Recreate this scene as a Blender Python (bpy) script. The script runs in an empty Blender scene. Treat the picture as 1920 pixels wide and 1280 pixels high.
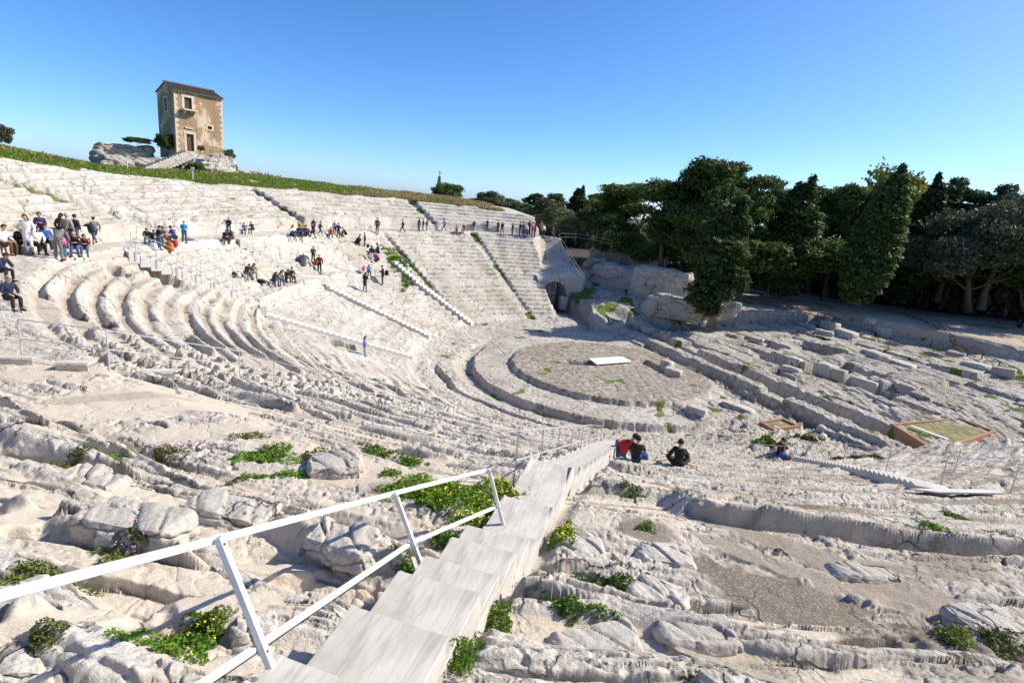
import bpy, bmesh, math, random
import numpy as np
from mathutils import Vector, Matrix
R = math.radians
scene = bpy.context.scene
COL = scene.collection
# ------------------------------------------------------------------ camera
EYE = 13.0                                   # eye height above the orchestra floor
FPX = 1050.0                                 # focal length in pixels of a 1920 px wide frame
PITCH = math.atan(258.0 / 1050.0)
ROLL = R(5.2)
def cam_axes():
    cp, sp, cr, sr = math.cos(PITCH), math.sin(PITCH), math.cos(ROLL), math.sin(ROLL)
    fwd = np.array([0, cp, -sp]); right = np.array([1.0, 0, 0]); down = np.array([0, -sp, -cp])
    return cr * right - sr * down, cr * down + sr * right, fwd
AX_R, AX_D, AX_F = cam_axes()
cam_data = bpy.data.cameras.new("camera")
cam_data.sensor_width = 36.0
cam_data.lens = 36.0 * FPX / 1920.0
cam_data.clip_start = 0.1
cam_data.clip_end = 5000.0
cam = bpy.data.objects.new("camera", cam_data)
COL.objects.link(cam)
mw = Matrix.Identity(4)
for i in range(3):
    mw[i][0] = AX_R[i]; mw[i][1] = -AX_D[i]; mw[i][2] = -AX_F[i]
mw[0][3], mw[1][3], mw[2][3] = 0, 0, EYE
cam.matrix_world = mw
scene.camera = cam
# ------------------------------------------------------------------ sky, sun, exposure
SUN_AZ = R(13.0)                             # measured from +x towards +y
SUN_EL = R(39.0)
sun_dir = Vector((math.cos(SUN_AZ) * math.cos(SUN_EL), math.sin(SUN_AZ) * math.cos(SUN_EL), math.sin(SUN_EL)))
world = bpy.data.worlds.new("World"); scene.world = world
world.use_nodes = True
wn = world.node_tree; wn.nodes.clear()
w_out = wn.nodes.new("ShaderNodeOutputWorld"); w_bg = wn.nodes.new("ShaderNodeBackground")
w_sky = wn.nodes.new("ShaderNodeTexSky")
w_sky.sky_type = 'NISHITA'; w_sky.sun_disc = False
w_sky.sun_elevation = SUN_EL
w_sky.sun_rotation = math.pi / 2 - SUN_AZ
w_sky.air_density = 0.62; w_sky.dust_density = 1.1; w_sky.ozone_density = 5.5; w_sky.altitude = 500
w_bg.inputs[1].default_value = 0.15
w_hs = wn.nodes.new("ShaderNodeHueSaturation"); w_hs.inputs["Saturation"].default_value = 1.16
wn.links.new(w_sky.outputs[0], w_hs.inputs["Color"]); wn.links.new(w_hs.outputs[0], w_bg.inputs[0]); wn.links.new(w_bg.outputs[0], w_out.inputs[0])
sun = bpy.data.lights.new("sun", 'SUN'); sun.energy = 4.3; sun.angle = R(0.5); sun.color = (1.0, 0.93, 0.80)
sun_o = bpy.data.objects.new("sun", sun); COL.objects.link(sun_o)
sun_o.rotation_euler = sun_dir.to_track_quat('Z', 'Y').to_euler()
scene.view_settings.view_transform = 'Standard'; scene.view_settings.look = 'None'
scene.view_settings.gamma = 1.0
scene.view_settings.exposure = 0.62
# ------------------------------------------------------------------ helpers
rnd = random.Random(7)
def px_ray(px, py):
    v = AX_R * ((px - 960.0) / FPX) + AX_D * ((py - 640.0) / FPX) + AX_F
    return v
def tag(o, label=None, cat=None, group=None, kind=None):
    if label: o["label"] = label
    if cat: o["category"] = cat
    if group: o["group"] = group
    if kind: o["kind"] = kind
    return o
def empty(name, loc, rz=0.0, label=None, cat=None, group=None):
    o = bpy.data.objects.new(name, None); COL.objects.link(o)
    o.location = loc; o.rotation_euler = (0, 0, rz)
    o.empty_display_size = 0.2
    return tag(o, label, cat, group)
def link_mesh(name, me, mat=None, parent=None):
    o = bpy.data.objects.new(name, me); COL.objects.link(o)
    if mat is not None:
        for m in (mat if isinstance(mat, (list, tuple)) else [mat]): me.materials.append(m)
    if parent is not None: o.parent = parent
    return o
def np_mesh(name, verts, faces, smooth=True):
    """verts (n,3) float, faces (m,k) int with k = 3 or 4"""
    me = bpy.data.meshes.new(name)
    verts = np.asarray(verts, np.float32); faces = np.asarray(faces, np.int32)
    k = faces.shape[1]
    me.vertices.add(len(verts)); me.vertices.foreach_set("co", verts.ravel())
    me.loops.add(faces.size); me.loops.foreach_set("vertex_index", faces.ravel())
    me.polygons.add(len(faces))
    me.polygons.foreach_set("loop_start", np.arange(0, faces.size, k, dtype=np.int32))
    me.polygons.foreach_set("loop_total", np.full(len(faces), k, np.int32))
    me.polygons.foreach_set("use_smooth", np.full(len(faces), smooth, dtype=bool))
    me.update(calc_edges=True)
    return me
class MB:
    """collects simple shapes and links them as one mesh object"""
    def __init__(self): self.v = []; self.f = []
    def add(self, vs, fs):
        n = len(self.v); self.v += [tuple(a) for a in vs]; self.f += [tuple(i + n for i in f) for f in fs]
    def box(self, c, s, rz=0.0, mat=None):
        hx, hy, hz = s[0] / 2, s[1] / 2, s[2] / 2
        vs = [Vector((x * hx, y * hy, z * hz)) for z in (-1, 1) for y in (-1, 1) for x in (-1, 1)]
        m = mat if mat is not None else Matrix.Rotation(rz, 3, 'Z')
        vs = [m @ v + Vector(c) for v in vs]
        self.add(vs, [(0, 2, 3, 1), (4, 5, 7, 6), (0, 1, 5, 4), (2, 6, 7, 3), (0, 4, 6, 2), (1, 3, 7, 5)])
    def bar(self, a, b, w, h=None, up=Vector((0, 0, 1))):
        a, b = Vector(a), Vector(b); h = h or w
        d = (b - a).normalized(); s = d.cross(up)
        if s.length < 1e-3: s = d.cross(Vector((0, 1, 0)))
        s.normalize(); u = s.cross(d)
        vs = [p + s * (i * w / 2) + u * (j * h / 2) for p in (a, b) for (i, j) in ((-1, -1), (1, -1), (1, 1), (-1, 1))]
        self.add(vs, [(3, 2, 1, 0), (4, 5, 6, 7), (0, 1, 5, 4), (1, 2, 6, 5), (2, 3, 7, 6), (3, 0, 4, 7)])
    def tube(self, pts, rad, n=6):
        pts = [Vector(q) for q in pts]
        rads = rad if isinstance(rad, (list, tuple)) else [rad] * len(pts)
        base = len(self.v); vs = []; fs = []
        for i, q in enumerate(pts):
            d = (pts[min(i + 1, len(pts) - 1)] - pts[max(i - 1, 0)]).normalized()
            s = d.cross(Vector((0, 0, 1)))
            if s.length < 1e-2: s = d.cross(Vector((0, 1, 0)))
            s.normalize(); u = s.cross(d)
            for k in range(n):
                t = 2 * math.pi * k / n
                vs.append(q + (s * math.cos(t) + u * math.sin(t)) * rads[i])
        for i in range(len(pts) - 1):
            for k in range(n):
                a = i * n + k; b = i * n + (k + 1) % n
                fs.append((a, b, b + n, a + n))
        fs.append(tuple(range(n))[::-1]); fs.append(tuple((len(pts) - 1) * n + k for k in range(n)))
        self.add(vs, fs)
    def build(self, name, mat=None, parent=None, smooth=False, bevel=0.0):
        me = bpy.data.meshes.new(name)
        me.from_pydata(self.v, [], self.f)
        bm = bmesh.new(); bm.from_mesh(me)
        bmesh.ops.recalc_face_normals(bm, faces=bm.faces)
        if bevel > 0:
            bmesh.ops.bevel(bm, geom=list(bm.edges), offset=bevel, segments=1, affect='EDGES', clamp_overlap=True)
        bm.to_mesh(me); bm.free()
        if smooth:
            for q in me.polygons: q.use_smooth = True
        me.update()
        return link_mesh(name, me, mat, parent)
# ---- noise in numpy
def hash2(i, j, seed=0):
    i = i.astype(np.int64); j = j.astype(np.int64)
    h = (i * 374761393 + j * 668265263 + seed * 2147483647) & 0xFFFFFFFF
    h = ((h ^ (h >> 13)) * 1274126177) & 0xFFFFFFFF
    h = ((h ^ (h >> 16)) * 2246822519) & 0xFFFFFFFF
    h = h ^ (h >> 15)
    return (h & 0xFFFFFF).astype(np.float64) / float(0x1000000)
def vnoise(x, y, seed=0):
    """gradient noise about -1..1"""
    xi = np.floor(x); yi = np.floor(y); xf = x - xi; yf = y - yi
    u = xf * xf * xf * (xf * (xf * 6 - 15) + 10); v = yf * yf * yf * (yf * (yf * 6 - 15) + 10)
    def g(ix, iy, dx, dy):
        a = hash2(ix, iy, seed) * (2 * math.pi)
        return np.cos(a) * dx + np.sin(a) * dy
    n00 = g(xi, yi, xf, yf); n10 = g(xi + 1, yi, xf - 1, yf)
    n01 = g(xi, yi + 1, xf, yf - 1); n11 = g(xi + 1, yi + 1, xf - 1, yf - 1)
    return ((n00 * (1 - u) + n10 * u) * (1 - v) + (n01 * (1 - u) + n11 * u) * v) * 1.5
def fbm(x, y, seed=0, oct=4, gain=0.5, lac=2.03):
    s = 0.0; a = 1.0; t = 0.0
    for o in range(oct):
        s = s + a * vnoise(x * lac ** o + 17.3 * o, y * lac ** o - 9.1 * o, seed + o); t += a; a *= gain
    return s / t
def vor(x, y, seed=0):
    """cells: distance to the nearest border, random value of the cell"""
    xi = np.floor(x); yi = np.floor(y); f1 = np.full(x.shape, 9.0); f2 = np.full(x.shape, 9.0); cid = np.zeros(x.shape)
    for ox in (-1, 0, 1):
        for oy in (-1, 0, 1):
            h = hash2(xi + ox, yi + oy, seed); h2_ = (h * 7919.0) % 1.0
            d = np.hypot(xi + ox + .1 + .8 * h - x, yi + oy + .1 + .8 * h2_ - y)
            nearer = d < f1
            f2 = np.where(nearer, f1, np.minimum(f2, d)); cid = np.where(nearer, (h * 104729.0) % 1.0, cid); f1 = np.where(nearer, d, f1)
    return f2 - f1, cid
def sstep(a, b, x):
    t = np.clip((x - a) / (b - a), 0, 1); return t * t * (3 - 2 * t)
# ------------------------------------------------------------------ the shape of the ground
CX, CY = 8.6, 46.9                           # centre of the orchestra
NX, NY = 0.921, 0.391                        # outward, towards the stage building
#        th    r0   z0   rm    zm   wp   rd    zd   wd   rt    zt    zh    zh2
PROF = [(60,  17.0, 0.7, 27.4, 1.2, 3.5, 31.4, 9.0, 0.6, 33.0, 11.0, 11.0, 8.0),
        (100, 17.0, 0.9, 27.4, 1.2, 3.5, 31.0, 9.0, 0.9, 34.5, 11.3, 11.8, 9.0),
        (103.5,17.0, 0.8, 22.0, 3.6, .05, 29.8, 9.0, 0.9, 35.5, 11.5, 12.2, 9.5),
        (115, 16.8, 0.5, 22.0, 3.8, .05, 30.5, 8.95, 1.1, 38.5, 12.0, 12.9, 11.0),
        (130, 16.5, 0.5, 22.0, 3.8, .05, 31.0, 8.8, 1.1, 40.5, 12.2, 13.3, 12.0),
        (147, 16.4, 0.5, 23.0, 3.9, .15, 31.0, 8.6, 1.2, 41.0, 12.2, 13.6, 12.6),
        (165, 16.4, 0.4, 26.0, 4.2, 0.9, 30.5, 8.4, 1.2, 41.5, 12.2, 12.8, 12.6),
        (180, 16.6, 0.4, 26.6, 3.9, 1.0, 31.5, 8.35, 1.1, 43.0, 12.5, 14.3, 14.8),
        (195, 17.0, 0.4, 27.6, 3.9, 0.8, 34.0, 8.3, 1.0, 45.0, 12.9, 15.0, 15.5),
        (210, 17.4, 0.4, 27.5, 4.1, 0.2, 37.5, 8.3, 0.8, 47.5, 13.3, 16.0, 16.5),
        (225, 17.9, 0.4, 27.0, 4.0, .05, 38.4, 8.3, 0.6, 50.0, 13.5, 16.4, 16.0),
        (240, 18.2, 0.4, 27.0, 3.9, .05, 39.2, 8.3, 0.4, 52.0, 12.6, 13.2, 13.6),
        (257, 18.0, 0.5, 27.0, 3.9, .05, 39.7, 8.35, 0.35, 53.0, 12.1, 13.2, 13.6),
        (275, 18.4, 0.5, 27.0, 3.9, .05, 39.4, 8.3, 0.5, 53.0, 12.1, 13.2, 13.6),
        (310, 20.5, 0.8, 27.0, 3.9, .05, 39.4, 8.3, 0.4, 53.0, 12.1, 13.2, 13.6)]
PT = np.array(PROF, float)
def profile(th):
    c = [np.interp(th, PT[:, 0], PT[:, i]) for i in range(1, 13)]
    r0, z0, rm, zm, wp, rd, zd, wd, rt, zt, zh, zh2 = c
    rs = [r0 * 0 + 0.0, r0, rm, rm + 0.25, rm + 1.5 * np.clip(wp, .2, 1), rd - 0.4, rd + 1.8, rd + 2.1, rt, rt + 12, rt + 70]
    zs = [z0, z0, zm, zm + wp, zm + wp + 0.1, zd, zd + 0.1, zd + 0.1 + wd, zt, zh, zh2]
    return rs, zs
def piecewise(r, rs, zs):
    z = zs[0] + 0 * r
    for i in range(len(rs) - 1):
        t = np.clip((r - rs[i]) / np.maximum(rs[i + 1] - rs[i], 1e-3), 0, 1)
        z = z + (zs[i + 1] - zs[i]) * t
    return z
def seg_dist(x, y, ax, ay, bx, by):
    dx, dy = bx - ax, by - ay; L2 = dx * dx + dy * dy
    t = np.clip(((x - ax) * dx + (y - ay) * dy) / L2, 0, 1)
    return np.hypot(x - ax - t * dx, y - ay - t * dy)
N_TH = 258.0                                 # the near stair runs down this radius
def pol(r, th):
    return CX + r * math.cos(R(th)), CY + r * math.sin(R(th))
GULLY = [(17.5, 143.5, 30.0, 143.5, 0.55, 0.5), (17.0, 113.0, 30.5, 119.5, 0.6, 0.45), (31.5, 162.0, 41.0, 158.0, 0.7, 0.6),
         (31.5, 128.0, 40.0, 127.0, 0.8, 0.6), (34.0, 190.0, 43.0, 196.0, 1.0, 0.8)]
FLATTEN = []                                 # (ax, ay, bx, by, halfwidth): smooth ground under the stairs
def flat_r(r1, t1, r2, t2, w):
    a = pol(r1, t1); b = pol(r2, t2); FLATTEN.append((*a, *b, w))
FLATTEN.append((5.9, 27.1, -1.6, .55, .46))
def cut_hint(a, thc, r): return np.where((a > 7.7) | (r < 17), .75, 0.0)
PITS_FLAT = []; PITS_SEAT = []; WSPOTS = []; SSPOTS = []
def plane_at(px, py, z):
    w = px_ray(px, py); t = (z - EYE) / w[2]
    return float(w[0] * t), float(w[1] * t)
_p = plane_at(1090, 680, 0.0); PITS_FLAT.append((_p[0], _p[1], 1.15, .62, 0.12, 1.1))
_p = plane_at(1232, 690, 0.0); PITS_FLAT.append((_p[0], _p[1], .5, 2.6, 0.35, .7))
_p = plane_at(640, 656, 1.6); PITS_SEAT.append((_p[0], _p[1], .9, .9, 0.3, 1.25))
_p = plane_at(345, 540, 6.2); PITS_SEAT.append((_p[0], _p[1], 3.0, .9, -0.15, 6.0))
_p = plane_at(225, 505, 7.5); PITS_SEAT.append((_p[0], _p[1], 1.0, .5, -0.15, 7.0))
def ground(x, y, detail=1.0):
    """height and masks of the ground at x, y (numpy arrays): z, sand, grass, brown, region"""
    x = np.asarray(x, float); y = np.asarray(y, float)
    dx = x - CX; dy = y - CY
    r = np.hypot(dx, dy); th = np.degrees(np.arctan2(dy, dx)) % 360
    a = dx * NX + dy * NY; b = dx * NY - dy * NX      # a: away from the orchestra, b: along the stage, + to the near side
    thc = np.where(th < 20, th + 360, th)
    cdist = np.hypot(x, y)
    fall = sstep(70, 25, cdist)                       # fine detail only where it can be seen
    # --- seating
    wth = thc + 1.0 * vnoise(x * .25, y * .25, 3)
    rs, zs = profile(np.clip(wth, 60, 310))
    bench = sstep(192, 202, thc) * (1 - sstep(230, 242, thc)) * sstep(25, 27, r)
    zm = piecewise(r + 0.25 * vnoise(x * .45, y * .45, 5) * (1 - .75 * bench), rs, zs)
    zmac = piecewise(r, rs, zs)
    rt = rs[8]; rd = rs[5]; rm = rs[2]
    seat = sstep(0.0, 1.0, r - rs[1]) * (1 - sstep(-1, 1, r - rt + 1.2 * vnoise(x * .3, y * .3, 9)))
    on_path = sstep(rd - .6, rd - .2, r) * (1 - sstep(rd + 1.7, rd + 2.0, r))
    near = sstep(205, 225, thc)                       # the worn side nearest the viewer
    crisp = 1 - sstep(150, 165, thc + 6 * vnoise(x * .2, y * .2, 11))
    lower = (1 - sstep(-.5, .5, r - rm))
    PITCHZ = np.interp(thc, [100, 150, 200, 230], [.40, .40, .36, .36])
    warp = 0.35 * vnoise(x * .35, y * .35, 21) * (0.15 + 0.85 * (1 - crisp)) * (1 - .75 * bench)
    v = zm / PITCHZ + warp * 0.6
    k = np.floor(v); f = v - k
    # blocks along the row
    hk = hash2(k, k * 0 + 3, 5)
    L = (1.1 + 2.6 * hk) * (1 + 1.6 * bench)
    u = R(1) * thc * 38.0 * np.interp(r, [15, 45], [.5, 1.15])
    u = u + 0.35 * vnoise(x * .9, y * .9, 41)
    jb = u / L + 31.7 * hk; j = np.floor(jb); jf = jb - j
    h1 = hash2(j, k, 7); h2 = hash2(j, k, 8); h3 = hash2(j, k, 9)
    miss = (h1 < np.interp(thc, [100, 150, 190, 220, 250, 264, 300], [.03, .10, .25, .30, .40, .30, .28])).astype(float)
    gap = np.exp(-(np.minimum(jf, 1 - jf) * L / 0.07) ** 2)
    riser0 = 0.72
    s_tread = sstep(riser0 - .04 - .04 * near, 0.965, f)
    lipw = .30 + .12 * (h3 - .5)
    edge0 = sstep(0, .13, f)
    lip = edge0 * (1 - sstep(lipw - .04, lipw + .15, f)) * (.25 + .75 * h2) * .82 * near      # the raised seat at the edge of each row
    lip2 = edge0 * np.exp(-((f - 0.02) / 0.10) ** 2) * 0.12 * (1 - near)
    zstep = (k + s_tread + (lip + lip2) * (1 - miss) + (hash2(j, k, 10) - .5) * .30 * near * edge0 * (1 - s_tread) * np.clip(1 - f, 0, 1) - warp * 0.6) * PITCHZ
    ero = np.interp(thc, [100, 140, 155, 170, 200, 222, 240, 300], [.0, .04, .10, .14, .18, .12, .10, .12])
    ero = ero + (0.42 * lower) * sstep(150, 165, thc) * (1 - near * .55)
    ero = ero + .42 * sstep(258, 264, thc) * (1 - sstep(37.0, 38.0, r)) + .25 * sstep(258, 264, thc) * sstep(42, 43, r)
    ero = np.clip(ero + (.12 + .20 * (1 - crisp)) * fbm(x * .3, y * .3, 13, 3), 0, 1)
    ero = ero * (1 - .7 * bench)
    ero = np.maximum(ero, sstep(0, .10, np.minimum(jf, 1 - jf)) * miss * .75 * (0.5 + .5 * near) * (1 - .5 * bench))
    wall = sstep(rs[2] - .05, rs[2] + .1, r) * (1 - sstep(rs[3], rs[3] + .15, r)) + sstep(rs[6] - .05, rs[6] + .1, r) * (1 - sstep(rs[7], rs[7] + .15, r))
    ero = np.maximum(ero, np.clip(on_path + wall, 0, 1))
    zc = zstep * (1 - ero) + zm * ero - 0.16 * gap * (1 - ero) * (1 - .5 * miss) * (1 - s_tread * .6)
    zc = zm + (zc - zm) * seat
    jr = u / 3.3; hr = hash2(np.floor(jr), jr * 0 + 5, 17)
    ridge = sstep(rd - 2.0, rd - 1.7, r) * (1 - sstep(rd - .62, rd - .5, r + .06 * vnoise(x * 1.3, y * 1.3, 57))) * sstep(261.5, 262.5, thc + .4 * vnoise(x, y, 58))
    zc = zc * (1 - ridge) + (zmac + .30 + .12 * hr + .08 * vnoise(x * .8, y * .8, 59)) * ridge
    # rock relief
    rr = r * 1.0
    n1 = fbm(u * .42, rr * .95, 31, 3); n2 = fbm(x * 2.3, y * 2.3, 33, 3)
    big = 0.12 * n1 * (0.25 + 0.75 * near) * (1 - .6 * crisp) * (1 - .8 * bench)
    med = 0.030 * n2
    rubble = sstep(.05, .3, fbm(x * .28, y * .28, 39, 2))
    crack = np.zeros_like(x); cellz = np.zeros_like(x)
    m = (cdist < 34) | ((a > -14) & (cdist < 75) & (r < 32))
    if m.any():
        xm, ym, um, rm_, nm, rbm, nem = x[m], y[m], u[m], rr[m], n2[m], rubble[m], near[m]
        cx_ = np.where(nem > .5, um * .42, xm * .6); cy_ = np.where(nem > .5, rm_ * .95, ym * .6)
        e1, c1 = vor(cx_ + .22 * nm, cy_ + .18 * n1[m], 801); e2, c2 = vor(xm * 2.3 + .2 * nm, ym * 2.3, 803)
        k1 = np.exp(-e1 / .028); k2 = np.exp(-e2 / .05) * rbm * .6
        crack[m] = np.clip(k1 + .7 * k2, 0, 1)
        cellz[m] = (c1 - .5) * .15 + (c2 - .5) * .07 * rbm - .09 * k1 - .05 * k2
    vis = np.maximum(near, (cut_hint(a, thc, r))) 
    fq = fbm(u * .42 + .2 * n2, rr * .85, 47, 2) * 3.2; flake = .07 * (np.floor(fq) + sstep(.86, 1, fq - np.floor(fq)) - fq * .8)
    rough = big + med + flake * (.12 + .88 * vis) * (1 - .6 * bench) + cellz * (0.15 + 0.85 * vis) * (1 - .55 * bench)
    fine = 0.0
    if detail > 0:
        n3 = fbm(x * 7.0, y * 7.0, 35, 4, .55)
        pits = np.clip(vnoise(x * 4.6, y * 4.6, 51) - .38, 0, 1); pits2 = np.clip(vnoise(x * 10.5, y * 10.5, 52) - .36, 0, 1)
        cre = np.abs(vnoise(x * 3.3 + .3 * n1, y * 3.3, 45)); cre2 = np.abs(vnoise(x * 7.7, y * 7.7 + .3 * n2, 46))
        fine = (0.024 * n3 + .045 * (np.minimum(cre, .3) - .2) + .026 * (np.minimum(cre2, .4) - .2) - 0.20 * pits - 0.09 * pits2) * (0.5 + .5 * fall)
        pits3 = np.clip(vnoise(x * 1.9, y * 1.9, 53) - .42, 0, 1)
        fine = fine - .22 * pits3 * (1 - near) * (1 - crisp)
    steep = np.clip(np.exp(-((f - lipw - .055) / .11) ** 2) + np.exp(-(f / .12) ** 2) + np.exp(-((1 - f) / .12) ** 2) + sstep(.6, .68, f), 0, 1) * near * (1 - ero) * seat
    steep = np.maximum(steep, np.exp(-((r - rd + .56) / .16) ** 2) * sstep(259, 261, thc))
    fine = fine * (1 - .85 * steep); rough = rough * (1 - .45 * steep)
    # sand lies on the treads
    sandn = fbm(x * .55, y * .55, 61, 3)
    tread = sstep(lipw + .03, lipw + .12, f) * (1 - sstep(.72, .85, f))
    eb = sstep(0, .10, np.minimum(jf, 1 - jf))
    low = sstep(0, .13, f) * eb * np.clip(miss * (1 - sstep(.8, .95, f)) + tread * (h3 < .62 + .4 * bench), 0, 1) * (1 - .55 * (ero > .85))
    sand = np.clip(low * (0.85 + 1.6 * sandn + .5 * bench), 0, 1) * np.maximum(near, bench) * seat
    sand = np.maximum(sand, sstep(-.05, .3, sandn + .1) * on_path * (.35 + .5 * near))
    wide = sstep(.12, .34, fbm(x * .23, y * .23, 63, 2) + .34 * np.exp(-((x + 5.5) / 3.2) ** 2 - ((y - 10.0) / 4.0) ** 2)) * near * seat * (1 - .6 * sstep(0, 6, -x - 6 + .0 * y))
    sand = np.clip(np.maximum(sand, wide * .9 * (1 - s_tread)), 0, 1)
    sand = sand * (0.35 + .65 * sstep(-.25, .1, n1 + .4 * n2))
    zc = zc + (rough + fine) * (1 - 0.78 * sand) * np.maximum(seat, .5) - 0.05 * sand
    brown = sand * np.clip(sstep(-.02, .25, fbm(x * .4 + 7, y * .4, 65, 2) + .5 * sstep(258, 268, thc) - .25 * near * (1 - sstep(258, 268, thc))), .45 * bench, 1)
    for (wx, wy, wm, wd_, wa, bv) in SSPOTS:
        m = (np.abs(x - wx) < wm + wd_ + 1) & (np.abs(y - wy) < wm + wd_ + 1)
        if not m.any(): continue
        ex = (x[m] - wx) * math.cos(wa) - (y[m] - wy) * math.sin(wa); ey = (x[m] - wx) * math.sin(wa) + (y[m] - wy) * math.cos(wa)
        q = np.hypot(ex / wm, ey / wd_) + .35 * n1[m] + .14 * n2[m]
        g = (1 - sstep(.66, 1.04, q + .15 * vnoise(x[m] * 5, y[m] * 5, 56))); zt_ = zmac[m] - .06 + .35 * (zm[m] * 0) + .025 * n2[m] + .006 * n1[m]
        zc[m] = zc[m] * (1 - .9 * g) + (zt_ + .35 * (zc[m] - zt_) * (1 - g)) * .9 * g
        sand[m] = np.maximum(sand[m], g); brown[m] = brown[m] * (1 - g) + bv * g
    soil = np.clip(gap * (1 - ero) + .8 * crack * vis + 3.0 * np.clip(fine * -1 - .03, 0, .3), 0, 1) * .8
    rn = fbm(x * .8, y * .8, 67, 3)
    riser = sstep(.01, .12, s_tread) * (1 - sstep(.55, .85, s_tread)) * (.35 + .65 * sstep(-.25, .2, rn)) * seat * (1 - .75 * near) * np.clip(1.25 - ero, 0, 1)  # stain and shade of the risers put into the colour, nosings left pale
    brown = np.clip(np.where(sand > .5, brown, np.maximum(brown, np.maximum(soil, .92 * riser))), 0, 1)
    # gullies
    grass = np.zeros_like(x)
    for (r1, t1, r2, t2, w, dep) in GULLY:
        ax, ay = pol(r1, t1); bx, by = pol(r2, t2)
        d = seg_dist(x, y, ax, ay, bx, by) + .15 * n2
        g = 1 - sstep(w * .5, w, d)
        zc = np.where(g > 0, zc * (1 - g) + (zmac - dep) * g, zc)
        grass = np.maximum(grass, g * sstep(0.0, .25, vnoise(x * .5, y * .5, 71) + .1))
    for (qx, qy, hw, hd, an, zf) in PITS_SEAT:
        ex = (x - qx) * math.cos(an) + (y - qy) * math.sin(an); ey = -(x - qx) * math.sin(an) + (y - qy) * math.cos(an)
        g = (1 - sstep(hw - .12, hw + .12, np.abs(ex) + .2 * n2)) * (1 - sstep(hd - .12, hd + .12, np.abs(ey) + .2 * n2))
        zc = zc * (1 - g) + np.minimum(zc, zf + .1 * n2) * g
    sprout = sstep(.2, .5, riser) * sstep(.1, .3, rn) * sstep(.25, .45, vnoise(x * .55, y * .55, 69)) * sstep(.1, .3, vnoise(x * 2.1, y * 2.1, 70)); grass = np.maximum(grass, sprout * .9)
    # smooth bed under the stairs
    for (ax, ay, bx, by, w) in FLATTEN:
        d = seg_dist(x, y, ax, ay, bx, by)
        g = 1 - sstep(w, w + .22 + .25 * np.clip(n1, -.5, .8), d)
        zc = zc * (1 - g) + np.minimum(zc, zmac - 0.16) * g
    # --- grass hill above the seating
    hill = sstep(-.6, 1.4, r - rt + 1.2 * vnoise(x * .3, y * .3, 9)) * sstep(104, 112, thc + 3 * vnoise(x * .2, y * .2, 73)) * (thc < 300)
    zc = zc + hill * (0.25 * fbm(x * .2, y * .2, 75, 3) + .05 * n2)
    grass = np.maximum(grass, hill * sstep(-.5, -.1, fbm(x * .35, y * .35, 77, 3) + .1))
    # --- orchestra
    zo = 0.05 * fbm(x * .8, y * .8, 81, 3) - .08 * np.clip(np.exp(-np.abs(vnoise(x * .55, y * .55, 83)) / .05) * (n1 > -.1), 0, 1) + .02 * n2
    curb = sstep(8.42, 8.58, r + .10 * n2 + .25 * n1) * (a < 8.3) * sstep(150, 172, thc) * (1 - sstep(288, 300, thc + 6 * n1))
    arc_in = curb
    zo = zo - 0.42 * arc_in - .25 * sstep(284, 306, thc) * sstep(8, 10, r) * (r < 17)
    ring_out = sstep(11.72, 11.88, r + .08 * n2 + .2 * n1) * sstep(135, 165, thc) * (1 - sstep(298, 316, thc + 6 * n1)) * (a < 12)
    zo = zo - 0.55 * ring_out * (1 - sstep(12.5, 13.6, r) * .9)
    chan = (1 - sstep(.25, .45, np.abs(r - 15.0 - .5 * vnoise(x * .3, y * .3, 85)))) * sstep(185, 195, thc) * (1 - sstep(245, 255, thc))
    zo = zo - .45 * chan
    zo = zo + (rough * .6 + fine) * sstep(12.0, 13.0, r) + fine * .7 + rough * .07 * (1 - curb) * (r < 9) + rough * .9 * sstep(286, 300, thc) * sstep(8, 9.5, r)
    og = sstep(.1, .3, vnoise(x * .6, y * .6, 87)) * np.maximum(chan, .9 * (1 - sstep(.15, .4, np.abs(r - 12.2))) * (thc > 185)) + .8 * sstep(.42, .55, fbm(x * .5, y * .5, 89, 2))
    zo = zo + 0.5 * sstep(13.5, 17, r) * (a < 5)
    for (qx, qy, hw, hd, an, dep) in PITS_FLAT:
        ex = (x - qx) * math.cos(an) + (y - qy) * math.sin(an); ey = -(x - qx) * math.sin(an) + (y - qy) * math.cos(an)
        g = (1 - sstep(hw - .06, hw + .06, np.abs(ex))) * (1 - sstep(hd - .06, hd + .06, np.abs(ey)))
        zo = zo - dep * g
    # --- stage ruins
    jit = .18 * vnoise(x * .5, y * .5, 91); A = a + jit; Bq = b + .25 * vnoise(x * .4, y * .4, 92)
    st = 0.25 + 0.055 * np.clip(a - 8, 0, 60)
    def band(lo, hi, e=.09): return sstep(lo - e, lo + e, A) * (1 - sstep(hi - e, hi + e, A))
    def brk(L_, seed, p):                      # present / broken away along b
        jj = Bq / L_ + seed * 3.3; return (hash2(np.floor(jj), jj * 0 + seed, seed) < p).astype(float)
    tr = 0.0 * x
    tr = tr - 1.0 * band(7.75, 8.55) * brk(7, 3, .8)
    tr = tr + 0.28 * band(8.6, 9.7) * brk(2.2, 4, .92)
    tr = tr - 0.85 * band(9.8, 11.2) * brk(9, 5, .8)
    tr = tr + 0.34 * band(11.3, 12.6) * brk(2.6, 6, .85)
    tr = tr - 0.75 * band(12.75, 13.9) * brk(5, 7, .8)
    # foundations: cut floors, pits and low walls on a rough grid
    wa_ = np.array([2.2, 1.3, 2.9, 1.1, 2.0, 3.2, 1.2, 2.4, 1.5, 3.0, 2.0]); ea_ = 14.0 + np.concatenate([[0], np.cumsum(wa_)])
    ai = np.clip(np.searchsorted(ea_, A) - 1, 0, len(wa_) - 1); ha = hash2(ai, ai * 0 + 2, 31)
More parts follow.
